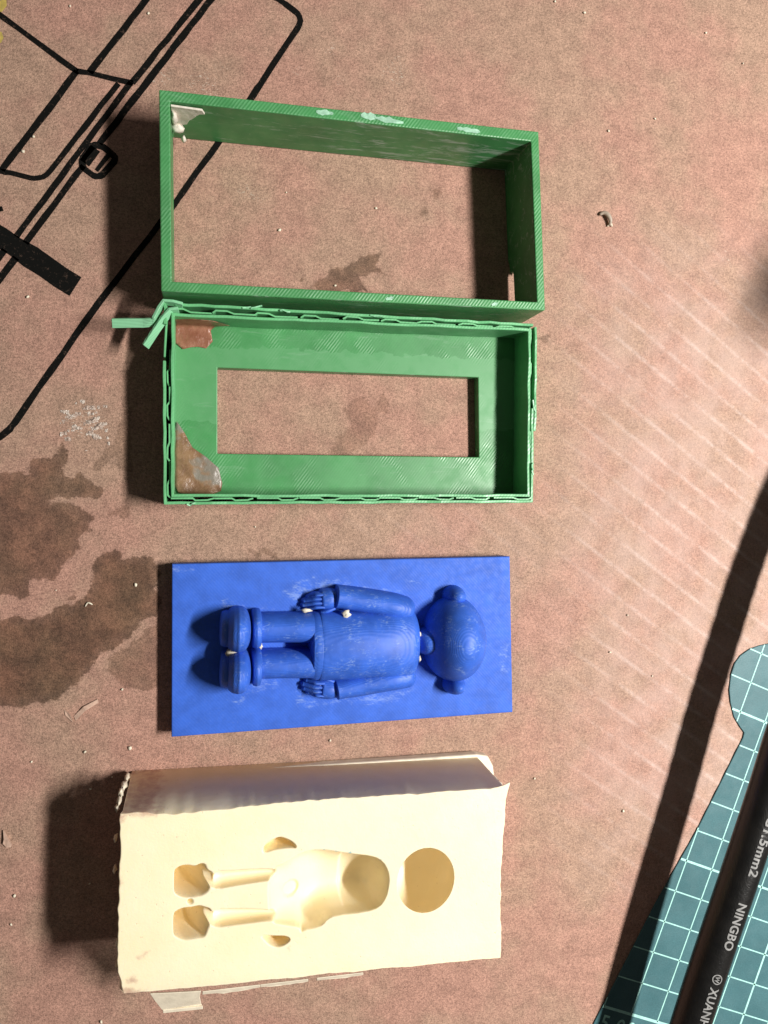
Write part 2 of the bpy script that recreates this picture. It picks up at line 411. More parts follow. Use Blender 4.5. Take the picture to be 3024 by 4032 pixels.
# black line drawing printed on the sheet (flat print, 0.03 mm proud)
def print_line(pts, width, name='printed_line', rnd=True):
    L, Rr = ribbon(pts, [width * random.uniform(.88, 1.1) for _ in pts]); n = len(L)
    outl = [tuple(p) for p in L] + [tuple(p) for p in Rr[::-1]]
    v = [(p[0], p[1], .004) for p in outl]
    f = [[i, i + 1, 2 * n - 2 - i, 2 * n - 1 - i] for i in range(n - 1)]
    me = bpy.data.meshes.new(name); me.from_pydata([tuple(Vector(q) * S) for q in v], [], f); me.materials.append(M['ink'])
    bm = bmesh.new(); bm.from_mesh(me)
    for fc in bm.faces:
        if fc.normal.z < 0: fc.normal_flip()
    bm.to_mesh(me); bm.free()
    o = bpy.data.objects.new(name, me); link(o, cardboard); return o
def wob(pts, step=.35, amp=.010):
    out = []
    for a, b in zip(pts[:-1], pts[1:]):
        a = Vector(a[:2]); b = Vector(b[:2]); n = max(1, int((b - a).length / step))
        for i in range(n): out.append(a.lerp(b, i / n) + Vector((random.uniform(-amp, amp), random.uniform(-amp, amp))))
    out.append(Vector(pts[-1][:2])); return out
def arcpts(pts, r=.25, n=5):
    """round the inner corners of a polyline"""
    pts = [Vector(p[:2]) for p in pts]; out = [pts[0]]
    for i in range(1, len(pts) - 1):
        a = (pts[i - 1] - pts[i]); b = (pts[i + 1] - pts[i]); ra = min(r, a.length * .45, b.length * .45)
        p0 = pts[i] + a.normalized() * ra; p2 = pts[i] + b.normalized() * ra
        for k in range(n + 1):
            t = k / n; out.append((1 - t) ** 2 * p0 + 2 * t * (1 - t) * pts[i] + t * t * p2)
    out.append(pts[-1]); return out
GA = lambda *ps: [at(*zA(*p)) for p in ps]
PX = .7836 / 128.0
for pts, wd, rr in [
    (GA((-60, 30), (390, 360)), 22, 0), (GA((790, -70), (450, 365)), 25, 0), (GA((385, 358), (450, 368), (668, 418)), 22, 0),
    (GA((388, 358), (8, 856)), 25, 0), (GA((-60, 850), (20, 862), (215, 908), (596, 420)), 22, .3),
    (GA((1056, -70), (665, 415)), 24, 0), (GA((660, 412), (82, 1190)), 22, 0), (GA((1120, -78), (500, 722)), 26, 0), (GA((420, 832), (128, 1222)), 24, 0),
    (GA((80, 1296), (-60, 1480)), 26, 0), (GA((22, 1256), (-60, 1370)), 22, 0), (GA((-40, 1060), (14, 1048)), 18, 0)]:
    p = arcpts(pts, rr) if rr else pts
    print_line(wob(p), wd * PX)
long_edge = [at(*zA(1330, -50)), at(*zA(1405, 0)), at(*zA(1530, 90)), at(*zA(1265, 490)), at(870, 548), at(678, 815), at(384, 1200), at(35, 1697), at(-40, 1745)]
print_line(wob(arcpts(long_edge, .45), .5), 25 * PX)
bar = GA((-80, 1140), (380, 1440)); print_line(wob(bar, .4, .012), 88 * PX, 'printed_bar')
# small knob of the drawing
kn = GA((470, 727), (520, 738), (580, 790), (574, 812), (510, 884), (478, 888), (415, 842), (412, 800))
kn2 = arcpts([kn[0].lerp(kn[1], .5)] + kn[1:] + [kn[0], kn[0].lerp(kn[1], .5)], .2)
print_line(kn2, 26 * PX, 'printed_knob')
print_line(GA((480, 745), (425, 820)), 46 * PX, 'printed_knob'); print_line(GA((545, 780), (485, 858)), 17 * PX, 'printed_knob')
for poly in ([(-40, -40), (30, -40), (34, 30), (10, 60), (-40, 60)], [(-40, 160), (8, 160), (18, 190), (6, 215), (-40, 220)]):
    v = [(*at(*zA(*p)).xy, .003) for p in poly]
    mesh_obj('yellow_paint_mark', v, [list(range(len(v)))], M['yellow']).parent = cardboard

# torn nick in the paper
tp = [at(*zB(*p)) for p in [(495, 2075), (560, 2010), (655, 1960), (660, 1985), (575, 2035), (508, 2105)]]
v, f = prism([p.xy for p in tp], -.002, [.004, .05, .02, .012, .06, .02])
o = mesh_obj('torn_paper_lip', v, f, M['cardedge'], bevel=0); o.parent = cardboard
tp = [at(*zB(*p)) for p in [(430, 2030), (470, 2060), (490, 2115), (440, 2070)]]
v, f = prism([p.xy for p in tp], -.002, [.01, .05, .03, .02])
o = mesh_obj('torn_paper_lip', v, f, M['cardedge']); o.parent = cardboard

# ================================================================== green rectangular frame
frame = empty('casting_box', (3.7, 7.2, 0))
tag(frame, 'open green plastic mould frame without a floor, standing above the green tray', 'frame')
FT = 1.794
fo = [at(626, 351.5, FT), at(2121, 518, FT), at(2147, 1222, FT), at(634, 1146, FT)]      # TL TR BR BL
fi = [at(669, 398, FT), at(2091, 556, FT), at(2115, 1189, FT), at(676, 1108, FT)]
ring = []
def seg(i, j, ts):
    for t, zb in ts: ring.append((fo[i].lerp(fo[j], t), fi[i].lerp(fi[j], t), zb))
seg(0, 1, [(0, 0), (.5, 0)]); seg(1, 2, [(0, 0), (.60, 0), (.66, .10), (.70, .13), (.705, .34)]); seg(2, 3, [(0, .36), (.04, .30), (.07, .10), (.10, 0)]); seg(3, 0, [(0, 0), (.5, 0)])
v = []; f = []; n = len(ring)
for a, b, zb in ring: v += [(a.x, a.y, zb), (a.x, a.y, FT), (b.x, b.y, FT), (b.x, b.y, zb)]
for i in range(n):
    j = (i + 1) % n
    for k in range(4): f.append([4 * i + k, 4 * i + (k + 1) % 4, 4 * j + (k + 1) % 4, 4 * j + k])
mesh_obj('wall_ring', v, f, M['green'], frame, bevel=.028, seg=2, angle=50)
def smear(u0, v0, u1, v1, wd, z, parent, mat, name='silicone_smear', h=.02):
    a, b = at(u0, v0, z), at(u1, v1, z); d = (b - a); L = d.length; d.normalize(); nn = Vector((-d.y, d.x, 0))
    n = 9; up = []; dn = []
    for i in range(n):
        t = i / (n - 1); q = a + d * L * t; k = wd / 2 * (math.sin(math.pi * (t * .9 + .05)) ** .5)
        up.append((q + nn * k * random.uniform(.6, 1.25)).xy); dn.append((q - nn * k * random.uniform(.6, 1.25)).xy)
    v, f = prism(dn + up[::-1], z - .005, [z + h * random.uniform(.3, 1) for _ in range(2 * n)])
    return mesh_obj(name, v, f, mat, parent, smooth=False)
for a in [(1245, 440, 1312, 448, .13), (1420, 455, 1480, 462, .17), (1475, 464, 1588, 484, .14), (1800, 505, 1890, 520, .12), (1518, 1178, 1550, 1172, .09), (1935, 1200, 1960, 1196, .09)]:
    smear(*a, FT, frame, M['film'])
# pale scrap stuck in the corner
v = [];
cpts = [at(*p_, z_) for p_, z_ in [((672, 400), 1.70), ((790, 418), 1.68), ((785, 432), 1.50), ((770, 440), 1.40)]]
yw = fi[0].y - .02
sc = [(-.755, yw, 1.70), (-.05, yw - .02, 1.70), (-.02, yw - .02, 1.55), (-.22, yw - .02, 1.35), (-.36, yw - .02, 1.05), (-.52, yw - .01, .85), (-.50, yw - .01, .62), (-.75, yw, .55)]
sc2 = []
for i in range(len(sc)):
    a_, b_ = Vector(sc[i]), Vector(sc[(i + 1) % len(sc)]); nn_ = max(1, int((b_ - a_).length / .09))
    for k in range(nn_):
        p_ = a_.lerp(b_, k / nn_); j_ = 0 if p_.x < -.7 or p_.z > 1.66 else .035
        sc2.append((p_.x + random.uniform(-j_, j_), p_.y, p_.z + random.uniform(-j_, j_)))
sc = sc2
sv = [(x, y, z) for x, y, z in sc] + [(x, y - .05, z) for x, y, z in sc]; ns = len(sc)
sf = [list(range(ns)), [ns + i for i in range(ns)][::-1]] + [[i, (i + 1) % ns, ns + (i + 1) % ns, ns + i] for i in range(ns)]
scrap = mesh_obj('silicone_scrap', sv, sf, M['putty'], bevel=.01)
tag(scrap, 'whitish silicone scrap stuck inside the upper left corner of the green frame', 'scrap')
def lump(name, p, r, mat, squash=(1, 1, .6), sub=2, amp=.35, seed=0, parent=None):
    bm = bmesh.new(); bmesh.ops.create_icosphere(bm, subdivisions=sub, radius=1)
    for vv in bm.verts:
        k = 1 + amp * mnoise.noise(vv.co * 1.7 + Vector((seed * 3.1, seed, 0)))
        vv.co = Vector((vv.co.x * squash[0], vv.co.y * squash[1], vv.co.z * squash[2])) * k * r * S
    for fc in bm.faces: fc.smooth = True
    me = bpy.data.meshes.new(name); bm.to_mesh(me); bm.free(); me.materials.append(mat)
    o = bpy.data.objects.new(name, me); link(o); o.location = Vector(p) * S
    if parent is not None:
        o.parent = parent; o.matrix_parent_inverse = Matrix.Translation(-parent_world(parent))
    return o
lump('silicone_lump', (-.70, yw - .10, 1.25), .12, M['putty'], (.6, .9, 2.2), 2, .5, 3, scrap)
lump('silicone_lump', (-.62, yw - .12, .80), .12, M['putty'], (1.3, .8, 1.0), 2, .5, 5, scrap)
lump('silicone_lump', (-.50, yw - .20, .45), .08, M['putty'], (.7, .9, 1.8), 2, .4, 6, scrap)

# ================================================================== green tray with broken double wall
tray = empty('mould_tray', (3.8, 2.4, 0))
tag(tray, 'green plastic mould tray with rectangular floor opening and broken double wall', 'tray')
TH = 1.27; FL = .33
to = [at(639, 1187, TH), at(2106, 1274, TH), at(2100, 1979, TH), at(644, 1987, TH)]     # TL TR BR BL
ti = [at(686, 1243, TH), at(2081, 1303, TH), at(2076, 1946, TH), at(685, 1946, TH)]
wn = [at(856, 1447, FL), at(1883, 1486, FL), at(1886, 1800, FL), at(856, 1786, FL)]
# floor panel with its opening (rounded corners come from the bevel)
fl_o = [Vector((p.x, p.y, 0)) for p in [to[0].lerp(ti[0], .8), to[1].lerp(ti[1], .8), to[2].lerp(ti[2], .8), to[3].lerp(ti[3], .8)]]
v = []; f = []
for z in (.0, FL):
    for p in fl_o: v.append((p.x, p.y, z))
    for p in wn: v.append((p.x, p.y, z))
for i in range(4):
    j = (i + 1) % 4
    f += [[8 + i, 8 + j, 12 + j, 12 + i], [i, 4 + i, 4 + j, j], [4 + i, 12 + i, 12 + j, 4 + j], [i, j, 8 + j, 8 + i]]
mesh_obj('floor_panel', v, f, M['green_floor'], tray, bevel=.022, seg=2)
tw = .07
def inset(loop, d):
    c = sum((Vector(p) for p in loop), Vector()) / len(loop); out = []
    n = len(loop)
    for i in range(n):
        a = Vector(loop[i - 1][:2]); b = Vector(loop[i][:2]); c2 = Vector(loop[(i + 1) % n][:2])
        d1 = (b - a).normalized(); d2 = (c2 - b).normalized(); n1 = Vector((d1.y, -d1.x)); n2 = Vector((d2.y, -d2.x))
        bis = (n1 + n2).normalized(); k = d / max(.3, bis.dot(n1)); out.append(b + bis * k)
    return out
oc = inset(to, tw / 2); ic = inset(ti, -tw / 2)
def dens(a, b, n, amp=0.0):
    d = (b - a).normalized(); nn = Vector((-d.y, d.x)); out = []
    for i in range(n):
        t = i / n; out.append(a.lerp(b, t) + nn * (random.uniform(-amp, amp) if 0 < i else 0))
    return out
# inner wall: one closed strip; slightly ragged top
loop = []
for i in range(4): loop += dens(ic[i], ic[(i + 1) % 4], 22 if i % 2 == 0 else 12, .012)
v, f = strip_wall(loop, tw, .05, [TH + random.uniform(-.03, .01) for _ in loop], True)
mesh_obj('inner_wall', v, f, M['green_wall'], tray, bevel=.012, seg=1, angle=60)
# outer wall: top side leans in at the broken corner, right side has a step
def outer(pts, z1=TH, wd=tw):
    v, f = strip_wall(pts, wd, .0, [z1 + random.uniform(-.04, .01) for _ in pts])
    mesh_obj('outer_wall', v, f, M['green_wall'], tray, bevel=.012, seg=1, angle=60)
outer(dens(oc[0] + Vector((.25, -.0)), oc[1], 30, .012) + [oc[1]])
rs = oc[1].lerp(oc[2], .60)
outer(dens(oc[1] + Vector((.07, -.04)), rs + Vector((.07, 0)), 8, .006) + [rs + Vector((.07, 0))])
outer(dens(rs + Vector((-.0, .6)), oc[2], 6, .006) + dens(oc[2], oc[3], 26, .010) + dens(oc[3], oc[0], 14, .010)[:11])
outer([oc[3].lerp(oc[0], .735), oc[3].lerp(oc[0], .80) + Vector((.02, 0)), oc[3].lerp(oc[0], .90) + Vector((.05, 0))], TH - .08, .05)
# zigzag infill between the two walls, each rib a piece
def infill(a, b, a2, b2, n, skip=()):
    """a-b outer wall line, a2-b2 inner wall line"""
    for i in range(n):
        if i in skip: continue
        t0 = i / n; q = 1 / n
        j = random.uniform(-.12, .12) * q
        pts = [a2.lerp(b2, t0 + .02 * q + j), a.lerp(b, t0 + .13 * q + j), a.lerp(b, t0 + .40 * q + j), a2.lerp(b2, t0 + .52 * q + j), a2.lerp(b2, t0 + .98 * q)]
        k = .33
        mid = lambda p, o, t: p.lerp(o, t)
        pts = [mid(pts[0], a.lerp(b, t0 + .02 * q), .36), mid(pts[1], a2.lerp(b2, t0 + .13 * q), .36), mid(pts[2], a2.lerp(b2, t0 + .40 * q), .36), mid(pts[3], a.lerp(b, t0 + .52 * q), .36), mid(pts[4], a.lerp(b, t0 + .98 * q), .36)]
        zz = TH - random.uniform(.0, .12)
        v, f = strip_wall([p + Vector((random.uniform(-.01, .01), random.uniform(-.006, .006))) for p in pts], .038, .34, zz)
        mesh_obj('infill_rib', v, f, M['green_wall'], tray)
infill(oc[0], oc[1], ic[0], ic[1], 9); infill(oc[2], oc[3], ic[2], ic[3], 9)
infill(oc[1], oc[2], ic[1], ic[2], 5); infill(oc[3], oc[0], ic[3], ic[0], 5, (4,))
for i in range(8):      # loose strings of plastic along the broken rim
    e_ = random.choice([(oc[0], oc[1]), (oc[0], oc[1]), (oc[1], oc[2]), (oc[3], oc[0]), (oc[2], oc[3])]); p_ = e_[0].lerp(e_[1], random.uniform(.05, .95))
    L_ = random.uniform(.15, .45); a_ = math.atan2(e_[1].y - e_[0].y, e_[1].x - e_[0].x) + random.uniform(-.3, .3)
    q_ = [p_ + Vector((math.cos(a_), math.sin(a_))) * L_ * t + Vector((random.uniform(-.03, .03), random.uniform(-.03, .03))) for t in (0, .35, .7, 1)]
    v, f = strip_wall(q_, .03, TH - .05, [TH + random.uniform(.0, .05) for _ in q_]); mesh_obj('plastic_string', v, f, M['green_pale'], tray)
# broken strips bent away at the upper left corner
def bent(pts, hw, mat, name='broken_strip'):
    """ribbon along 3-D points, each with its own tilt; pts: (point, tilt vector)"""
    v = []; f = []; th = .035
    for i, (p, tv) in enumerate(pts):
        p = Vector(p); tv = Vector(tv).normalized()
        a = Vector(pts[max(i - 1, 0)][0]); b = Vector(pts[min(i + 1, len(pts) - 1)][0]); d = (b - a).normalized(); nn = d.cross(tv).normalized()
        for su, sn in ((1, 1), (1, -1), (-1, -1), (-1, 1)): v.append(p + tv * hw * su + nn * th * sn)
    n = len(pts)
    for i in range(n - 1):
        for k in range(4): f.append([4 * i + k, 4 * i + (k + 1) % 4, 4 * i + 4 + (k + 1) % 4, 4 * i + 4 + k])
    f += [[3, 2, 1, 0], [4 * n - 4, 4 * n - 3, 4 * n - 2, 4 * n - 1]]
    mesh_obj(name, v, f, mat, tray, bevel=.008, seg=1, angle=50)
zs = 1.2
b1 = [at(*zT(*p), z_) for p, z_ in [((590, 190), 1.22), ((520, 172), 1.24), ((455, 165), 1.24), ((425, 210), 1.22), ((385, 290), 1.18), ((365, 312), 1.15), ((300, 316), 1.12), ((200, 316), 1.10), ((75, 318), 1.08)]]
t1 = [(0, .25, 1), (0, .25, 1), (-.2, .2, 1), (-.3, .1, 1), (-.3, .2, 1), (0, .7, .8), (0, .9, .6), (0, .9, .6), (0, .85, .6)]
bent(list(zip(b1, t1)), .11, M['green_pale'])
b2 = [at(*zT(*p), z_) for p, z_ in [((560, 222), 1.24), ((505, 225), 1.26), ((450, 290), 1.22), ((395, 370), 1.16), ((318, 488), 1.05)]]
t2 = [(-.1, .3, 1), (-.5, .2, 1), (-.6, .35, .8), (-.6, .35, .8), (-.6, .35, .8)]
bent(list(zip(b2, t2)), .10, M['green_pale'])
b3 = [at(*zT(*p), z_) for p, z_ in [((455, 175), 1.20), ((470, 215), 1.20), ((465, 330), 1.18)]]
bent(list(zip(b3, [(-.2, 0, 1)] * 3)), .08, M['green_wall'])

# brown tape scraps in the tray's left corners
def drape(name, poly, zf, mat, label, step=.09, wall_y=None, lift=.04):
    """thin film following the floor and, beyond wall_y, climbing the wall"""
    pw = [Vector(p[:2]) for p in poly]
    x0, x1 = min(p.x for p in pw), max(p.x for p in pw); y0, y1 = min(p.y for p in pw), max(p.y for p in pw)
    bm = bmesh.new(); vs_ = [bm.verts.new((p.x, p.y, 0)) for p in pw]; bm.faces.new(vs_)
    for axis, lo, hi in (((1, 0, 0), x0, x1), ((0, 1, 0), y0, y1)):
        k = lo + step
        while k < hi:
            co = Vector((k, 0, 0)) if axis[0] else Vector((0, k, 0))
            bmesh.ops.bisect_plane(bm, geom=bm.verts[:] + bm.edges[:] + bm.faces[:], plane_co=co, plane_no=axis); k += step
    for vv in bm.verts:
        x, y = vv.co.x, vv.co.y
        z = zf + lift * (.5 + .5 * mnoise.noise(Vector((x * 2.4, y * 2.4, 3)))) + .015 * mnoise.noise(Vector((x * 7, y * 7, 1)))
        if wall_y is not None and y > wall_y: z += (y - wall_y); vv.co.y = wall_y + .02 * (y - wall_y)
        vv.co.z = z
    bmesh.ops.recalc_face_normals(bm, faces=bm.faces)
    ext = bmesh.ops.extrude_face_region(bm, geom=bm.faces[:])
    for g in ext['geom']:
        if isinstance(g, bmesh.types.BMVert): g.co.z += .012; g.co.y -= .004
    bmesh.ops.recalc_face_normals(bm, faces=bm.faces)
    for vv in bm.verts: vv.co *= S
    for fc in bm.faces: fc.smooth = True
    me = bpy.data.meshes.new(name); bm.to_mesh(me); bm.free(); me.materials.append(mat)
    o = link(bpy.data.objects.new(name, me)); return tag(o, label, 'tape')
wy = ti[0].y - .02
p1 = [at(*zT(*p), FL + .03) for p in [(525, 345), (600, 340), (700, 335), (800, 345), (830, 335), (792, 372), (806, 450), (760, 500), (700, 488), (650, 492), (590, 506), (530, 455)]]
p1 = [Vector((p.x, p.y)) for p in p1]
p1b = [Vector((p1[0].x, wy + .55)), Vector((p1[0].x + .45, wy + .72)), Vector((p1[0].x + .95, wy + .62)), Vector((p1[0].x + 1.35, wy + .25))]
drape('tape_scrap', [p1b[0]] + p1b[1:] + p1[4:][0:] + [], FL, M['tape1'], 'reddish brown film scrap in the upper left corner of the green tray', wall_y=wy, lift=.06)
p2 = [at(*zT(*p), FL + .03) for p in [(545, 1030), (600, 1110), (660, 1220), (760, 1290), (850, 1370), (876, 1480), (866, 1535), (800, 1562), (560, 1552), (532, 1500), (533, 1100)]]
drape('tape_scrap', p2, FL, M['tape2'], 'brown clear tape scrap in the lower left corner of the green tray', lift=.10)

# ================================================================== blue plate with a plain relief figure
plate = empty('relief_plate', (3.7, -3.6, 0))
tag(plate, 'blue printed plate carrying a raised figure, between tray and cream block', 'plate')
PT = .5
pc = [at(681, 2225, PT), at(2004, 2195, PT), at(2015, 2801, PT), at(679, 2898, PT)]     # TL TR BR BL
FP = lambda x, y, z=PT: at(*zF(x, y), z)
RES = [[(560, 250), (640, 190), (860, 205), (880, 245), (700, 265), (600, 300)], [(900, 230), (1000, 245), (1100, 250), (1060, 275), (940, 255)], [(295, 300), (330, 285), (420, 320), (520, 330), (450, 345), (300, 330)],
       [(400, 690), (440, 640), (540, 640), (560, 670), (480, 690)], [(600, 690), (720, 735), (880, 715), (1140, 680), (1080, 720), (980, 755), (860, 735), (640, 760)], [(88, 150), (170, 140), (180, 165), (95, 190)], [(1100, 210), (1190, 195), (1180, 215)], [(1520, 500), (1550, 490), (1540, 600), (1515, 620)], [(330, 725), (400, 720), (390, 745), (340, 745)]]
gu, gv = np.meshgrid(np.linspace(0, 1, 220), np.linspace(0, 1, 110))
cs = [np.array(p) for p in pc]
G = ((1 - gu) * (1 - gv))[..., None] * cs[3] + (gu * (1 - gv))[..., None] * cs[2] + (gu * gv)[..., None] * cs[1] + ((1 - gu) * gv)[..., None] * cs[0]
res = np.full(gu.shape, 9.0)
for poly in RES: res = np.minimum(res, sdf(G[..., 0], G[..., 1], [FP(*p).xy for p in poly]))
# base slab with top grid: edge drops built by an outer ring
def slab(name, G, zt, mat, attrs, parent, r=.03, zb=0.0, side=None):
    """top sheet plus rounded edge and straight sides, one closed grid"""
    rws, cls = G.shape[:2]
    pad = [(r * .3, -r * .05), (r * .8, -r * .35), (r, -r)] + ([(r, 'straight')] if side is not None else []) + [(r, None)]
    X = G[..., 0].copy(); Y = G[..., 1].copy(); Z = np.broadcast_to(zt, X.shape).copy()
    A = {k: a.copy() for k, a in attrs.items()}
    cx, cy = X.mean(), Y.mean()
    for out, dz in pad:
        X2 = np.pad(X, 1, mode='edge'); Y2 = np.pad(Y, 1, mode='edge'); Z2 = np.pad(Z, 1, mode='edge')
        step = out - (0 if out == r * .3 else prev)
        ux = (G[0, -1] - G[0, 0]); ux = ux / np.linalg.norm(ux); uy = (G[-1, 0] - G[0, 0]); uy = uy / np.linalg.norm(uy)
        for arr, c in ((X2, 0), (Y2, 1)):
            arr[:, 0] -= ux[c] * step; arr[:, -1] += ux[c] * step; arr[0, :] -= uy[c] * step; arr[-1, :] += uy[c] * step
        for sl in ((slice(None), 0), (slice(None), -1), (0, slice(None)), (-1, slice(None))):
            if dz == 'straight':
                Z2[sl] = zt.max() - .22; continue
            Z2[sl] = zb if dz is None else (np.minimum(Z2[sl], zt.max() + dz) if hasattr(zt, 'max') else zt + dz)
        if dz == 'straight':
            m_ = (X2.shape[0] - rws) // 2; q_ = (X2.shape[1] - cls) // 2
            SX = np.pad(side[..., 0], ((m_, m_), (q_, q_)), mode='edge'); SY = np.pad(side[..., 1], ((m_, m_), (q_, q_)), mode='edge')
            for sl in ((slice(None), 0), (slice(None), -1), (0, slice(None)), (-1, slice(None))): X2[sl] = SX[sl]; Y2[sl] = SY[sl]
        if dz is None and side is not None: Y2[-1, :] += .13          # the far side slopes out to its foot
        X, Y, Z = X2, Y2, Z2
        A = {k: np.pad(a, 1, mode='edge') for k, a in A.items()}
        prev = out
    me = grid_mesh(name, X, Y, Z, mat, A)
    bm = bmesh.new(); bm.from_mesh(me); bm.normal_update()          # close the underside
    bmesh.ops.contextual_create(bm, geom=[e for e in bm.edges if e.is_boundary])
    for fc in bm.faces: fc.smooth = len(fc.verts) == 4
    bm.to_mesh(me); bm.free()
    o = bpy.data.objects.new(name, me); link(o)
    if parent is not None: o.parent = parent; o.matrix_parent_inverse = Matrix.Translation(-parent_world(parent))
    return o
me_plate = slab('base_plate', G, PT, M['blue'], dict(residue=res), plate, .025)

def dome(name, spine, parent, mat, segs=40, z0=PT, capa=0.0, capb=0.0):
    """half-round relief body: spine of (x, y, half width, height); cross-sections stand on the plate; capa, capb: rounded end lengths"""
    n = len(spine); fine = []; K = 6
    for i in range(n - 1):
        for k in range(K):
            t = k / K; p0 = spine[max(i - 1, 0)]; p1_ = spine[i]; p2_ = spine[i + 1]; p3 = spine[min(i + 2, n - 1)]
            fine.append([.5 * (2 * b + (c - a) * t + (2 * a - 5 * b + 4 * c - d) * t * t + (3 * b - a - 3 * c + d) * t ** 3) for a, b, c, d in zip(p0, p1_, p2_, p3)])
    fine.append(list(spine[-1]))
    def cap(e, nb, ln):
        d = Vector((e[0] - nb[0], e[1] - nb[1])).normalized(); out = []
        for k in range(1, 11):
            a = k / 10 * math.pi / 2; out.append([e[0] + d.x * ln * math.sin(a), e[1] + d.y * ln * math.sin(a), e[2] * math.cos(a) ** .8, e[3] * math.cos(a) ** .8])
        return out
    if capa: fine = cap(fine[0], fine[1], capa)[::-1] + fine
    if capb: fine = fine + cap(fine[-1], fine[-2], capb)
    rows = []
    for i, (x, y, hw, hh) in enumerate(fine):
        a = fine[max(i - 1, 0)]; b = fine[min(i + 1, len(fine) - 1)]
        d = Vector((b[0] - a[0], b[1] - a[1])).normalized(); nn = Vector((-d.y, d.x)); row = []
        hw = max(hw, .004); hh = max(hh, .004)
        for s in range(segs + 1):
            th = -.35 + (math.pi + .7) * s / segs
            c, sn = math.cos(th), math.sin(th); e = .85
            ox = hw * math.copysign(abs(c) ** e, c); oz = hh * math.copysign(abs(sn) ** e, sn)
            row.append((x + nn.x * ox, y + nn.y * ox, max(z0 + oz, .15)))
        rows.append(row)
    v = [p for r_ in rows for p in r_]; W = segs + 1; f = []
    for i in range(len(rows) - 1):
        for s in range(segs): f.append([i * W + s, i * W + s + 1, (i + 1) * W + s + 1, (i + 1) * W + s])
    return mesh_obj(name, v, f, mat, parent, smooth=True)
def fs(pts, zref=.9):
    out = []
    for x, y, hw, hh in pts:
        p = FP(x, y, PT + min(hh, 1) * .55); out.append((p.x, p.y, hw, hh))
    return out
torso = dome('figure', fs([(735, 500, .90, .96), (850, 498, .90, 1.02), (960, 494, .90, 1.02), (1050, 490, .97, .98), (1115, 487, .98, .88)]), plate, M['fig'], capa=.12, capb=.36)
torso['label'] = 'plain raised blue figure lying on its plate'
def sub(name, pts, capa=0.0, capb=0.0): return dome(name, fs(pts), torso, M['fig'], capa=capa, capb=capb)
sub('hem_band', [(698, 500, .86, .92), (715, 500, .88, .95), (735, 500, .88, .96)], .06, .05)
sub('neck', [(1150, 480, .30, .5), (1180, 478, .34, .76), (1215, 476, .36, .82), (1270, 473, .38, .84)])
hp = FP(1330, 468, PT + .55)
def ellipsoid(name, c, rx, ry, rz, parent, mat, nu=56, nv=28):
    v = []; f = []
    for j in range(nv + 1):
        ph = math.pi / 2 - j / nv * (math.pi / 2 + .3)
        for i in range(nu):
            th = 2 * math.pi * i / nu
            v.append((c.x + rx * math.cos(ph) * math.cos(th), c.y + ry * math.cos(ph) * math.sin(th), max(PT + rz * math.sin(ph), .15)))
    for j in range(nv):
        for i in range(nu): f.append([j * nu + i, j * nu + (i + 1) % nu, (j + 1) * nu + (i + 1) % nu, (j + 1) * nu + i])
    return mesh_obj(name, v, f, mat, parent, smooth=True)
ellipsoid('head', hp, .84, 1.14, 1.5, torso, M['fig'])
for s in (-1, 1):
    c = FP(1322, 468 + s * 196, PT + .3); ellipsoid('ear', c, .30, .26, .70, torso, M['fig'])
sub('arm', [(1105, 335, .34, .66), (1060, 322, .34, .74), (990, 308, .33, .72), (900, 293, .32, .68), (830, 283, .31, .66), (805, 280, .31, .66)], .26, .05)
sub('arm', [(1110, 622, .34, .64), (1060, 632, .34, .72), (990, 645, .33, .70), (900, 664, .31, .66), (830, 677, .29, .64), (805, 682, .29, .64)], .26, .05)
def hand(cy, s):
    sub('hand', [(800, cy, .24, .48), (775, cy + s * 2, .28, .52), (745, cy + s * 5, .28, .50)], .04, .12)
    for dy, ln, rr in [(-27, 52, .075), (-9, 66, .08), (9, 62, .08), (26, 44, .07)]:
        y0 = cy + s * 6 - s * dy
        sub('finger', [(745, y0, rr, .44), (725 - ln * .3, y0 + s * 1, rr, .44), (728 - ln * .7, y0 + s * 5, rr, .34), (724 - ln, y0 + s * 10, rr * .85, .22)], .03, .07)
    sub('thumb', [(790, cy + s * 38, .08, .40), (760, cy + s * 50, .085, .42), (735, cy + s * 57, .08, .36)], .05, .08)
hand(286, 1); hand(682, -1)
sub('leg', [(440, 418, .37, .74), (500, 417, .38, .78), (580, 416, .38, .80), (700, 415, .40, .84)])
sub('leg', [(440, 577, .36, .72), (500, 576, .37, .76), (580, 574, .37, .78), (700, 572, .39, .82)])
sub('cuff', [(440, 424, .48, .94), (455, 424, .50, .98), (470, 423, .48, .94)], .05, .05)
sub('cuff', [(440, 592, .46, .92), (455, 592, .48, .96), (470, 591, .46, .92)], .05, .05)
for cy in (424, 603):
    sub('shoe', [(362, cy, .54, 1.42), (374, cy, .55, 1.46), (386, cy, .54, 1.42)], .28, .26)
    sub('shoe_sole', [(304, cy, .42, 1.02), (318, cy, .44, 1.08), (340, cy, .44, 1.08)], .06, .0)

# ================================================================== cream silicone block with a cavity
block = empty('silicone_block', (2.7, -9.0, 0))
tag(block, 'cream silicone mould block with a figure shaped hollow in its top', 'mould')
BT = 2.45
bc = [at(479, 3206, BT), at(1996, 3106, BT), at(1971, 3768, BT), at(466, 3914, BT)]     # TL TR BR BL
nu, nv = 720, 340
gu, gv = np.meshgrid(np.linspace(0, 1, nu), np.linspace(0, 1, nv))
cs = [np.array(p) for p in bc]
G = ((1 - gu) * (1 - gv))[..., None] * cs[3] + (gu * (1 - gv))[..., None] * cs[2] + (gu * gv)[..., None] * cs[1] + ((1 - gu) * gv)[..., None] * cs[0]
bx, by = G[..., 0].copy(), G[..., 1].copy(); GS = G.copy(); GS[-1, :, 1] -= .015
MB = lambda pts: [at(*p, BT).xy for p in pts]
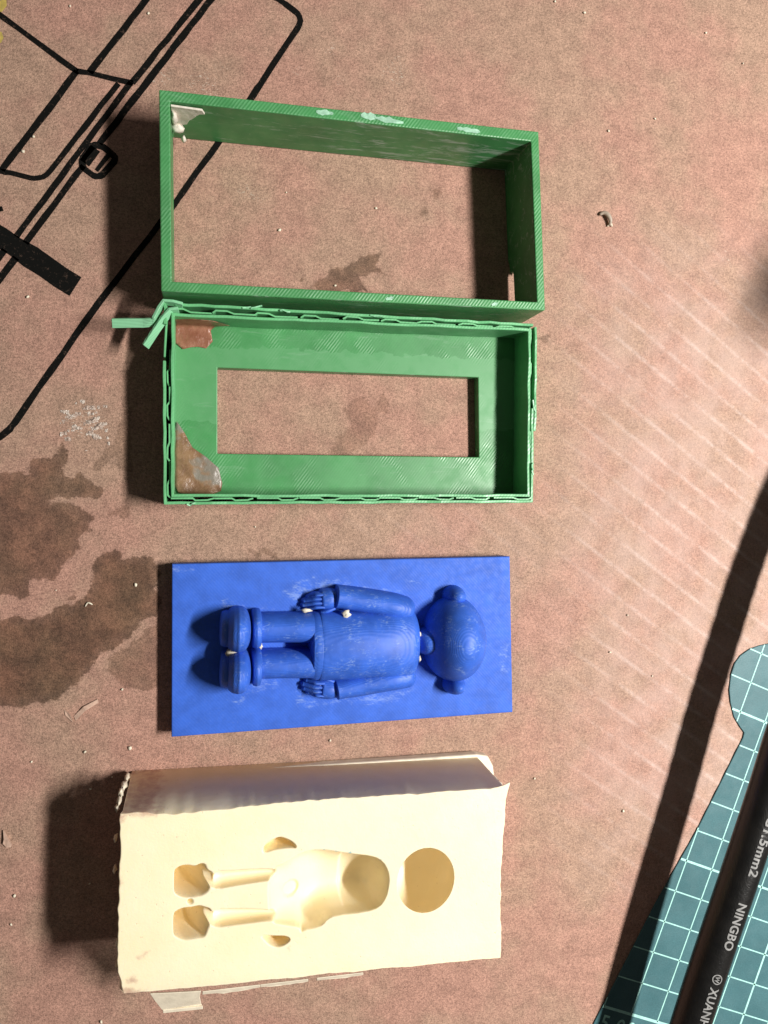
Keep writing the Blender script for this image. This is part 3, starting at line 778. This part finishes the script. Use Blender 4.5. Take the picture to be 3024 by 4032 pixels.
# ragged outline: push the borders in and out a little
edge_n = lambda t, s: np.array([mnoise.noise(Vector((q * 1.4, s, 0))) * .045 + mnoise.noise(Vector((q * 5.0, s, 2))) * .022 for q in t])
uu = np.linspace(0, 9, nu); vv_ = np.linspace(0, 4, nv)
fall_t = np.clip((gv - .90) / .1, 0, 1) ** 2; fall_b = np.clip((.1 - gv) / .1, 0, 1) ** 2; fall_r = np.clip((gu - .95) / .05, 0, 1) ** 2; fall_l = np.clip((.05 - gu) / .05, 0, 1) ** 2
by += fall_t * edge_n(uu, 1.0)[None, :] + fall_b * edge_n(uu, 7.0)[None, :] * .6
bx += fall_r * edge_n(vv_, 3.0)[:, None] * .9 + fall_l * edge_n(vv_, 5.0)[:, None] * .8
# upper edge sags towards the left end, right upper corner flares
by += fall_t * (-.10 * np.exp(-((gu - .17) / .14) ** 2) + .10 * np.clip((gu - .97) / .03, 0, 1) )[:, :]
bx += fall_r * .10 * np.clip((gv - .93) / .07, 0, 1) - fall_r * .10 * np.exp(-((gv - .55) / .4) ** 2)
bx += fall_l * (.14 * np.clip((.12 - gv) / .12, 0, 1))
depth = np.zeros(bx.shape)
inner = np.full(bx.shape, -9.0)
def chaikin(p, n=2):
    p = np.array([tuple(q) for q in p], float)
    for _ in range(n):
        q = np.roll(p, -1, 0); p = np.stack([.75 * p + .25 * q, .25 * p + .75 * q], 1).reshape(-1, 2)
    return p
def cavity(poly, D, wd, pw=2.0, shift=0):
    global depth, inner
    d = -sdf(bx, by, chaikin(MB(poly))); inner = np.maximum(inner, d); t = np.clip(d / wd, 0, 1)
    prof = (1 - (1 - t) ** pw) ** (1 / pw)
    depth = np.maximum(depth, np.where(d > 0, D * prof, 0))
shoe_u = [zM(*p) for p in [(530, 605), (545, 590), (580, 570), (630, 565), (680, 577), (715, 556), (755, 556), (768, 606), (808, 616), (800, 680), (782, 752), (735, 788), (690, 795), (650, 802), (590, 800), (540, 775), (530, 750)]]
shoe_l = [zM(*p) for p in [(525, 915), (545, 900), (580, 880), (660, 872), (710, 858), (750, 872), (800, 886), (800, 960), (770, 1030), (750, 1090), (700, 1097), (640, 1106), (590, 1110), (535, 1080), (525, 1065)]]
cavity(shoe_u, 1.35, .30, 2.2); cavity(shoe_l, 1.35, .32, 2.2)
rid = at(*zM(690, 800), BT).x
depth *= 1 - .28 * np.exp(-((bx - rid) / .10) ** 2)
cl_, cu_ = at(*zM(612, 745), BT), at(*zM(600, 990), BT)
for c_ in (cl_, cu_): depth = np.where(depth > .3, depth + .30 * sm(.36, .28, np.hypot(bx - c_.x, (by - c_.y) * 1.1)), depth)
cavity([zM(*p) for p in [(780, 612), (1000, 600), (1200, 590), (1300, 600), (1290, 670), (1210, 682), (1000, 715), (780, 756)]], .46, .30, 2.0)
cavity([zM(*p) for p in [(780, 886), (1000, 880), (1210, 890), (1300, 900), (1300, 972), (1230, 970), (1000, 1000), (780, 1030)]], .50, .32, 2.0)
cavity([zM(*p) for p in [(1165, 455), (1200, 400), (1270, 365), (1310, 360), (1390, 395), (1425, 445), (1350, 440), (1250, 455), (1180, 480)]], .62, .16, 2.2)
cavity([zM(*p) for p in [(1150, 1075), (1260, 1080), (1340, 1080), (1376, 1105), (1340, 1140), (1280, 1166), (1220, 1146), (1180, 1105)]], .70, .17, 2.2)
cavity([zM(645 + 24 * math.cos(a), 832 + 22 * math.sin(a)) for a in np.linspace(0, 6.28, 14)[:-1]], .35, .07)
torso_p = [(1067, 3420), (1132, 3395), (1181, 3360), (1254, 3342), (1379, 3362), (1471, 3372), (1509, 3394), (1528, 3430), (1533, 3460), (1530, 3492), (1520, 3535), (1493, 3573), (1439, 3592), (1319, 3605), (1284, 3622), (1271, 3643), (1233, 3657), (1200, 3662), (1184, 3674), (1181, 3651), (1111, 3642), (1070, 3634), (1059, 3577), (1055, 3500)]
d = -sdf(bx, by, chaikin(MB(torso_p), 1)); inner = np.maximum(inner, d); t = np.clip(d / .66, 0, 1)
gy0 = (by - at(1300, 3480, BT).y); gxx = bx - at(1100, 3480, BT).x
tor = .98 * np.sqrt(np.clip(1 - (1 - t) ** 2, 0, 1)) * (.45 + .55 * sm(-.2, 1.2, gxx)) * (1 + .22 * sm(.3, -.6, gy0))
def blur(a, n):
    for _ in range(n):
        p_ = np.pad(a, 1, mode='edge'); a = (p_[1:-1, 1:-1] * 2 + p_[:-2, 1:-1] + p_[2:, 1:-1] + p_[1:-1, :-2] + p_[1:-1, 2:]) / 6
    return a
tor_s = blur(np.where(d > 0, tor, 0), 160) * 1.08
depth = blur(depth, 14)
depth = np.maximum(depth, np.where(d > 0, tor_s, 0))
# soft extra hollows: upper-chest step and a small button-like dimple
c0 = at(*zM(1395, 800), BT); r0 = np.hypot(bx - c0.x, by - c0.y); depth = np.where(depth > 0, depth + .12 * sm(.22, .17, r0), depth)
step = sm(at(1360, 3480, BT).x, at(1368, 3480, BT).x, bx) * (depth > .1) * sm(at(1530, 3480, BT).x, at(1480, 3480, BT).x, bx)
depth = depth + .10 * step
# smooth walls a little
depth = blur(depth, 6) * sm(-.012, .05, inner)
depth = blur(depth, 2)
zz = BT - depth
# the hollows are undercut: they reach sideways under the face
shoe_zone = (bx < at(*zM(800, 800), BT).x) * 1.0
hand_zone = sm(.1, .3, depth) * 0
by0 = by.copy()
bx = bx - .38 * depth * shoe_zone
by = by - .20 * depth * (1 - shoe_zone)
# head hollow: a ball-shaped void wider than its mouth
hc = at(1677, 3467, BT); hx = abs(at(1788, 3467, BT).x - hc.x); hy = abs(at(1677, 3593, BT).y - hc.y)
rr = np.hypot((bx - hc.x) / hx, (by - hc.y) / hy); ang = np.arctan2((by - hc.y) / hy, (bx - hc.x) / hx)
ins = rr < 1
a0 = math.radians(48); q = np.clip(rr, 0, 1); th = a0 + (math.pi - a0) * (1 - q)          # polar angle from the top of the ball
rb = np.sin(th) / math.sin(a0); zb_ = (np.cos(th) - math.cos(a0)) / math.sin(a0) * .78
bx = np.where(ins, hc.x + hx * rb * np.cos(ang), bx); by = np.where(ins, hc.y + hy * rb * np.sin(ang), by)
zz = np.where(ins, BT + zb_ * .80, zz)
# gentle unevenness of the cast face, low lip along the upper edge
zz = zz + np.where(depth < .01, .012 * np.sin(bx * 1.3 + 1) * np.cos(by * 1.1), 0) - fall_b * .03
dirt = np.full(bx.shape, 9.0); speck = np.full(bx.shape, 9.0)
for poly in ([(478, 3190), (590, 3190), (640, 3200), (600, 3215), (480, 3206)], [(466, 3205), (500, 3205), (478, 3240), (462, 3250)], [(500, 3860), (520, 3850), (545, 3860), (530, 3875), (505, 3872)], [(545, 3775), (585, 3745), (575, 3760)], [(470, 3900), (500, 3890), (580, 3915), (600, 3930), (500, 3930)], [(455, 3430), (470, 3420), (468, 3480), (456, 3480)], [(1134, 3732), (1141, 3727), (1141, 3740)]):
    dirt = np.minimum(dirt, sdf(bx, by, MB(poly)))
for (u, v_), r_ in [((1324, 3353), .035), ((1378, 3357), .04), ((1276, 3345), .03), ((1500, 3385), .02)]:
    p = at(u, v_, BT); speck = np.minimum(speck, np.hypot(bx - p.x, by - p.y) - r_)
G2 = np.stack([bx, by, zz], -1)
body = slab('block_body', G2, zz, M['sil'], dict(dirt=dirt, speck=speck), block, .03, side=GS)
# foot lip along the far side
def ragged_box(name, pts, z0, z1, parent, mat, amp=.03, bev=.03):
    v, f = prism(pts, z0, z1); return mesh_obj(name, v, f, mat, parent, smooth=False, bevel=bev, seg=2)
lo = [at(500, 3044, 0), at(1200, 3000, 0), at(1860, 2955, 0), at(1905, 2962, 0), at(1925, 3000, 0), at(1930, 3040, 0)]
lip = [p.xy for p in lo] + [Vector((7.1, -7.6)), Vector((7.1, -7.25)), Vector((-1.7, -7.0))]
ragged_box('foot_lip', [tuple(p) for p in lip][::-1], .0, [.34] * 9, block, M['sil_plain'], bev=.05)
# flash: thin tab hanging off the near edge and ragged skins
def flash(pts, name='flash_tab', th=.05):
    n = len(pts); v = [tuple(p) for p in pts] + [(p[0], p[1], p[2] - th) for p in pts]
    f = [list(range(n)), [n + i for i in range(n)][::-1]] + [[i, (i + 1) % n, n + (i + 1) % n, n + i] for i in range(n)]
    return mesh_obj(name, v, f, M['sil_plain'], block, bevel=.012, seg=1)
e0 = BT - .06
flash([at(*zM(350, 1500), e0), at(*zM(560, 1490), e0), at(*zM(722, 1480), e0), at(*zM(712, 1520), e0 - .12), at(*zM(722, 1575), e0 - .38), at(*zM(735, 1598), e0 - .42), at(*zM(445, 1628), e0 - .42), at(*zM(425, 1590), e0 - .36), at(*zM(380, 1545), e0 - .16)])
flash([at(*zM(443, 1618), e0 - .36), at(*zM(734, 1590), e0 - .36), at(*zM(735, 1612), e0 - .40), at(*zM(445, 1642), e0 - .40)], 'flash_rim', .06)
for (xa, xb, dy) in ((730, 1150, 24), (1150, 1500, 14), (1560, 1900, 10)):
    top = []; bot = []
    for i in range(9):
        t = i / 8; x = xa + (xb - xa) * t; yb = 1500 - (x - 730) * .118
        top.append(at(*zM(x, yb - 16), BT - .05)); bot.append(at(*zM(x, yb + dy * (.4 + .6 * abs(mnoise.noise(Vector((x * .02, 3, 1)))) * 2) * math.sin(math.pi * (.1 + .8 * t))), BT - .14))
    flash(top + bot[::-1], 'flash_skin', .03)
for i, (u, v_, z_, r_) in enumerate([(478, 3120, 1.4, .13), (470, 3150, 1.7, .12), (462, 3180, 1.9, .10), (488, 3092, .9, .14), (500, 3062, .4, .15), (455, 3300, 1.9, .10), (452, 3420, 1.8, .09), (1930, 3050, .7, .13), (1950, 3070, 1.1, .12), (1968, 3088, 1.6, .11), (462, 3710, 1.9, .10), (460, 3790, 1.8, .09)]):
    lump('flash_bit', at(u, v_, z_), r_ * .8, M['sil_plain'], (.5, .7, 2.2), 2, 1.0, i, block)

# ================================================================== cutting mat
mat_o = empty('cutting_mat', at(2700, 3700))
tag(mat_o, 'teal cutting mat with pale grid lines at the lower right corner', 'cutting mat')
MT = .035
edge = [(2290, 4130), (2344, 4019), (2576, 3565), (2746, 3266), (2850, 3058), (2926, 2905), (2931, 2885), (2914, 2862), (2890, 2822), (2877, 2769), (2872, 2717), (2878, 2658), (2893, 2612), (2915, 2582), (2952, 2556), (2990, 2542), (3030, 2534), (3100, 2540)]
outl = [at(u, v_, MT).xy for u, v_ in edge]; outl += [Vector((20.5, -4.6)), Vector((24.0, -6)), Vector((24.0, -19)), Vector((11, -19))]
v, f = prism([tuple(p) for p in outl][::-1], .006, MT)
bm_o = mesh_obj('mat_sheet', v, f, M['mat'], mat_o, bevel=.012, seg=1, angle=30)
# grid strips clipped to the mat outline
g0 = at(*zC(445, 1995), MT); g1 = at(*zC(740, 1180), MT); gl = (g1 - g0) / 5; U = gl.normalized(); step_g = gl.length; Vv = Vector((U.y, -U.x, 0))
def inside(p):
    x, y = p.x, p.y; c = False; n = len(outl)
    for i in range(n):
        a, b = outl[i], outl[(i + 1) % n]
        if (a.y > y) != (b.y > y) and x < (b.x - a.x) * (y - a.y) / (b.y - a.y) + a.x: c = not c
    return c
def clipped(base, d, lo, hi, wd, name='printed_grid_line'):
    nrm = Vector((-d.y, d.x, 0)); k = lo; run = None; ds = .02; runs = []
    while k <= hi:
        if inside(base + d * k) :
            if run is None: run = k
        elif run is not None: runs.append((run, k - ds)); run = None
        k += ds
    if run is not None: runs.append((run, hi))
    for a, b in runs:
        if b - a < .05: continue
        p, q = base + d * a, base + d * b; z = MT + .0035
        v = [(*(p + nrm * wd / 2).xy, z), (*(q + nrm * wd / 2).xy, z), (*(q - nrm * wd / 2).xy, z), (*(p - nrm * wd / 2).xy, z)]
        mesh_obj(name, v, [[3, 2, 1, 0]], M['aqua'], mat_o)
for i in range(-1, 13):       # cross lines; line -1 is the border above the numbers
    wd = .065 if i in (4, 9) else (.08 if i == -1 else .038)
    clipped(g0 + U * step_g * i, Vv, -2.2, 6.0, wd)
zup = Vector((0, 0, .0008))
for j in range(-1, 7):
    wd = .06 if j == 4 else .036
    b0 = g0 + Vv * step_g * j
    clipped(b0, U, -step_g, 12, wd)
# lettering helpers
def text_mesh(body, size, bold=0.0, space=1.0):
    cu = bpy.data.curves.new('text', 'FONT'); cu.body = body; cu.size = size; cu.offset = bold; cu.space_character = space; cu.resolution_u = 4
    to_ = bpy.data.objects.new('text', cu); C.objects.link(to_)
    dg = bpy.context.evaluated_depsgraph_get(); dg.update()
    me = bpy.data.meshes.new_from_object(to_.evaluated_get(dg))
    vs_ = [v.co.copy() for v in me.vertices]; fs_ = [list(p.vertices) for p in me.polygons]
    bpy.data.objects.remove(to_); bpy.data.curves.remove(cu); bpy.data.meshes.remove(me)
    return vs_, fs_
vs_, fs_ = text_mesh('5.00', .62, .006, 1.15)
t0 = at(*zC(208, 2236), MT)
mesh_obj('printed_number', [tuple(t0 + Vv * p.x + U * p.y + Vector((0, 0, .0045))) for p in vs_], fs_, M['aqua'], mat_o)

# ================================================================== black cable
cable = empty('power_cable', (14.1, -10, 1.6))
tag(cable, 'black rubber power cable with raised lettering passing over the cutting mat', 'cable')
CR = .485
path = [(10.6, -21.0, 1.7), (11.6, -17.8, 1.8), (12.77, -14.13, 1.94), (13.46, -12.05, 2.04), (14.17, -10.04, 2.13), (14.88, -8.03, 2.2), (15.48, -6.21, 2.26), (16.28, -4.0, 2.3), (17.2, -1.6, 2.35), (18.5, 1.0, 2.45), (20.6, 2.6, 3.2), (23.0, 3.2, 4.4), (24.9, 5.0, 5.6), (23.6, 6.9, 6.0), (21.1, 6.1, 6.0)]  # the end, out of view, rises in an added loop for the upper right shadow
def catmull(pts, K=14):
    out = []; n = len(pts)
    for i in range(n - 1):
        p0, p1_, p2_, p3 = [Vector(pts[max(0, min(n - 1, i + k))]) for k in (-1, 0, 1, 2)]
        for k in range(K):
            t = k / K; out.append(.5 * (2 * p1_ + (p2_ - p0) * t + (2 * p0 - 5 * p1_ + 4 * p2_ - p3) * t * t + (3 * p1_ - p0 - 3 * p2_ + p3) * t ** 3))
    out.append(Vector(pts[-1])); return out
cp = catmull(path)
def tube(name, pts, rad, mat, parent, segs=32, cap=True):
    v = []; f = []; n = len(pts)
    for i, p in enumerate(pts):
        d = (pts[min(i + 1, n - 1)] - pts[max(i - 1, 0)]).normalized(); s = d.cross(Vector((0, 0, 1))).normalized(); u = s.cross(d)
        r_ = rad[i] if hasattr(rad, '__len__') else rad
        for k in range(segs):
            a = 2 * math.pi * k / segs; v.append(p + s * math.cos(a) * r_ + u * math.sin(a) * r_)
    for i in range(n - 1):
        for k in range(segs): f.append([i * segs + k, i * segs + (k + 1) % segs, (i + 1) * segs + (k + 1) % segs, (i + 1) * segs + k])
    if cap: f += [list(range(segs))[::-1], [(n - 1) * segs + k for k in range(segs)]]
    return mesh_obj(name, v, f, mat, parent, smooth=True)
tube('jacket', cp, CR, M['cable'], cable)
pl = [cp[-1] + (cp[-1] - cp[-3]).normalized() * t for t in (-.1, 0, .3, .8, 1.6, 2.4, 2.6)]  # unseen plug added to cast the soft shadow at the upper right edge
tube('shadow_plug', pl, [.5, .6, .75, .85, .9, .8, .5], M['cable'], cable)
# raised lettering wrapped on the jacket
arc = [0.0]
for a, b in zip(cp[:-1], cp[1:]): arc.append(arc[-1] + (b - a).length)
def along(s):
    i = min(max(np.searchsorted(arc, s) - 1, 0), len(cp) - 2); t = (s - arc[i]) / (arc[i + 1] - arc[i])
    return cp[i].lerp(cp[i + 1], t), (cp[min(i + 2, len(cp) - 1)] - cp[max(i - 1, 0)]).normalized()
def s_at_y(y): return float(np.interp(y, [p.y for p in cp], arc))
def wrap(vs2, faces, s_start, ang0, name, sx=1.0, h=.014):
    bm = bmesh.new(); bv = [bm.verts.new((p.x, p.y, 0)) for p in vs2]
    for fc in faces:
        try: bm.faces.new([bv[i] for i in fc])
        except ValueError: pass
    for i in range(-3, 12):
        bmesh.ops.bisect_plane(bm, geom=bm.verts[:] + bm.edges[:] + bm.faces[:], plane_co=(0, i * .035, 0), plane_no=(0, 1, 0))
    bm.verts.index_update(); vs2 = [q.co.copy() for q in bm.verts]; faces = [[q.index for q in fc.verts] for fc in bm.faces]; bm.free()
    v = []
    for p in vs2:
        c, d = along(s_start - p.x * sx)            # reads towards the viewer's lower edge
        side = d.cross(Vector((0, 0, 1))).normalized(); up = side.cross(d)
        a = ang0 + (p.y) / CR                        # tops of the letters turn to the right
        v.append(c + (side * math.sin(a) + up * math.cos(a)) * (CR + h))
    return mesh_obj(name, v, faces, M['letter'], cable)
def fit_text(body, y0, y1, ang, size=.33):
    vs2, fc = text_mesh(body, size, .008, 1.05); x0 = min(p.x for p in vs2); x1 = max(p.x for p in vs2)
    s0, s1 = s_at_y(y0), s_at_y(y1); k = (s0 - s1) / (x1 - x0)
    vs2 = [Vector((p.x - x0, p.y, 0)) for p in vs2]
    wrap(vs2, fc, s0, ang, 'raised_lettering', k)
yz = lambda x, y: at(*zC(x, y), 2.4).y
AN = -.36
fit_text('3G1.5mm2', yz(1110, 1050), yz(1040, 1405), AN)
fit_text('NINGBO', yz(980, 1552), yz(900, 1802), AN)
fit_text('XUANH', yz(815, 2012), yz(740, 2228), AN)
# round mark between the words: ring plus a zigzag stroke
yc = yz(855, 1962); cs_ = s_at_y(yc); rv = []; rf = []
for i in range(24):
    a = 2 * math.pi * i / 24
    rv += [Vector((.135 * math.cos(a), .10 + .135 * math.sin(a), 0)), Vector((.108 * math.cos(a), .10 + .108 * math.sin(a), 0))]
for i in range(24): j = (i + 1) % 24; rf.append([2 * i, 2 * j, 2 * j + 1, 2 * i + 1])
zg = [(-.07, .16), (-.035, .05), (0, .14), (.035, .05), (.07, .16)]; L_, R_ = ribbon(zg, .026); b0 = len(rv)
rv += [Vector((p.x, p.y, 0)) for p in L_] + [Vector((p.x, p.y, 0)) for p in R_]
for i in range(4): rf.append([b0 + i, b0 + i + 1, b0 + 6 + i, b0 + 5 + i])
wrap(rv, rf, cs_, AN, 'raised_mark')

# ================================================================== crumbs, shavings and glue
spots = [(512, 2947, 1.2), (335, 2960, 1), (124, 2999, .6), (441, 3060, .6), (356, 3107, .6), (353, 3479, .6), (57, 3528, .9), (43, 3640, .8), (398, 4023, 1.1), (534, 2304, 1.3), (481, 2714, .7), (220, 2324, .5),
         (2403, 2568, 1.0), (2454, 3193, .9), (2569, 2662, .6), (2302, 49, .9), (2186, 5, .8), (2779, 129, .9), (2397, 515, .8), (2580, 467, .6), (2926, 249, .8), (90, 596, 1), (132, 537, .8), (276, 24, .6), (110, 1168, 1.1), (1101, 905, .9), (1127, 758, .6), (584, 53, .8), (1005, 2075, .5), (1300, 2915, .7), (2472, 2422, .6), (1480, 820, .8), (1320, 1125, .7), (1395, 3040, .5), (2105, 3065, .7)]
base_l = lump('silicone_crumb', (0, 0, 0), .055, M['crumb'], (1, 1.2, .7), 1, .5, 11)
for i, (u, v_, k) in enumerate(spots):
    o = base_l if i == 0 else base_l.copy()
    if i: C.objects.link(o)
    p = at(u, v_, .02); o.location = p * S; o.scale = (k * .8, k * random.uniform(.6, 1.3) * .8, k * .7); o.rotation_euler = (0, 0, random.uniform(0, 6))
    tag(o, 'tiny cream silicone crumb lying on the cardboard', 'crumb', 'tiny crumbs scattered on the cardboard')
def plate_crumb(p, r_, label, sq=(1, 1, .9), seed=0):
    o = lump('silicone_bit', p, r_, M['crumb'], sq, 2, .8, seed); tag(o, label, 'silicone bit'); return o
plate_crumb(FP(352, 520, PT + .55), .16, 'cream silicone bit wedged between the two blue shoes', (1.2, .7, .8), 1)
plate_crumb(FP(845, 352, PT + .55), .10, 'cream silicone bit at the upper waist of the blue figure', (1, 1, 1), 2)
plate_crumb(FP(725, 650, PT + .25), .12, 'cream silicone bit between lower hand and leg of the blue figure', (1.5, .6, .8), 3)
plate_crumb(FP(668, 335, PT + .35), .09, 'cream silicone bit under the upper hand of the blue figure', (1.5, .6, .8), 4)
plate_crumb(FP(1163, 440, PT + .5), .08, 'cream silicone bit on the upper side of the blue neck', (.6, 1.1, .8), 5)
plate_crumb(FP(1163, 545, PT + .4), .07, 'cream silicone bit on the lower side of the blue neck', (.6, 1.1, .8), 6)
plate_crumb(FP(470, 490, PT + .62), .07, 'cream silicone bit on the upper trouser cuff of the blue figure', (.8, 1, .7), 7)
# silicone worm, curled shaving, flake
def worm(name, pix, rad, mat, label, cat, z=.03):
    pts = catmull([at(u, v_, z + dz) for u, v_, dz in pix], 6); n = len(pts)
    o = tube(name, pts, [rad * (.35 + .65 * math.sin(math.pi * (.08 + .84 * i / (n - 1)))) for i in range(n)], mat, None, 8); return tag(o, label, cat)
worm('silicone_thread', [(336, 2388, 0), (345, 2374, 0), (356, 2376, .02), (364, 2381, 0)], .022, M['crumb'], 'short curled cream thread on the dark oil stain', 'thread')
worm('curled_shaving', [(2362, 845, .02), (2378, 838, .06), (2394, 846, .09), (2404, 868, .08), (2400, 888, .03)], .065, M['shaving'], 'curled greyish shaving on the cardboard right of the green frame', 'shaving')
worm('curled_shaving', [(2392, 892, .0), (2404, 878, .03), (2410, 892, .0)], .03, M['crumb'], 'small pale curl beside the greyish shaving', 'shaving')
fl_pts = [at(*p) for p in [(14, 3268), (22, 3276), (34, 3300), (48, 3322), (44, 3334), (28, 3334), (14, 3318), (18, 3300)]]
v, f = prism([p.xy for p in fl_pts], .0, [.05, .06, .09, .05, .03, .05, .07, .08]); tag(mesh_obj('paper_flake', v, f, M['cardedge']), 'brown paper flake at the left edge below the blue plate', 'flake')
for i, (u, v_, r_) in enumerate([(300, 1655, .16), (340, 1672, .20), (375, 1665, .13), (310, 1710, .15), (365, 1705, .12), (325, 1630, .12)]):
    pass
bm = bmesh.new()
gp = at(335, 1672); nG = 60
rows = []
for i in range(nG + 1):
    for j in range(nG + 1):
        x = (i / nG - .5) * 1.15; y = (j / nG - .5) * 1.3
        r_ = math.hypot(x / .52, y / .60) * (1 + .5 * mnoise.noise(Vector((x * 3, y * 3, 8)))); h = .10 * (mnoise.noise(Vector((x * 4 - y * 3, y * 8, 4))) * 1.1 + .5 * mnoise.noise(Vector((x * 17, y * 17, 1))) - .10 - .35 * r_ ** 2)
        rows.append(bm.verts.new(Vector((gp.x + x, gp.y + y, max(h, 0) - .004)) * S))
for i in range(nG):
    for j in range(nG):
        q = [rows[i * (nG + 1) + j], rows[(i + 1) * (nG + 1) + j], rows[(i + 1) * (nG + 1) + j + 1], rows[i * (nG + 1) + j + 1]]
        if any(v_.co.z > -.0039 * S for v_ in q): fc = bm.faces.new(q); fc.smooth = True
me = bpy.data.meshes.new('glue_spot'); bm.to_mesh(me); bm.free(); me.materials.append(M['glue'])
tag(link(bpy.data.objects.new('glue_spot', me)), 'shiny dried glue spot on the cardboard left of the green tray', 'glue spot')
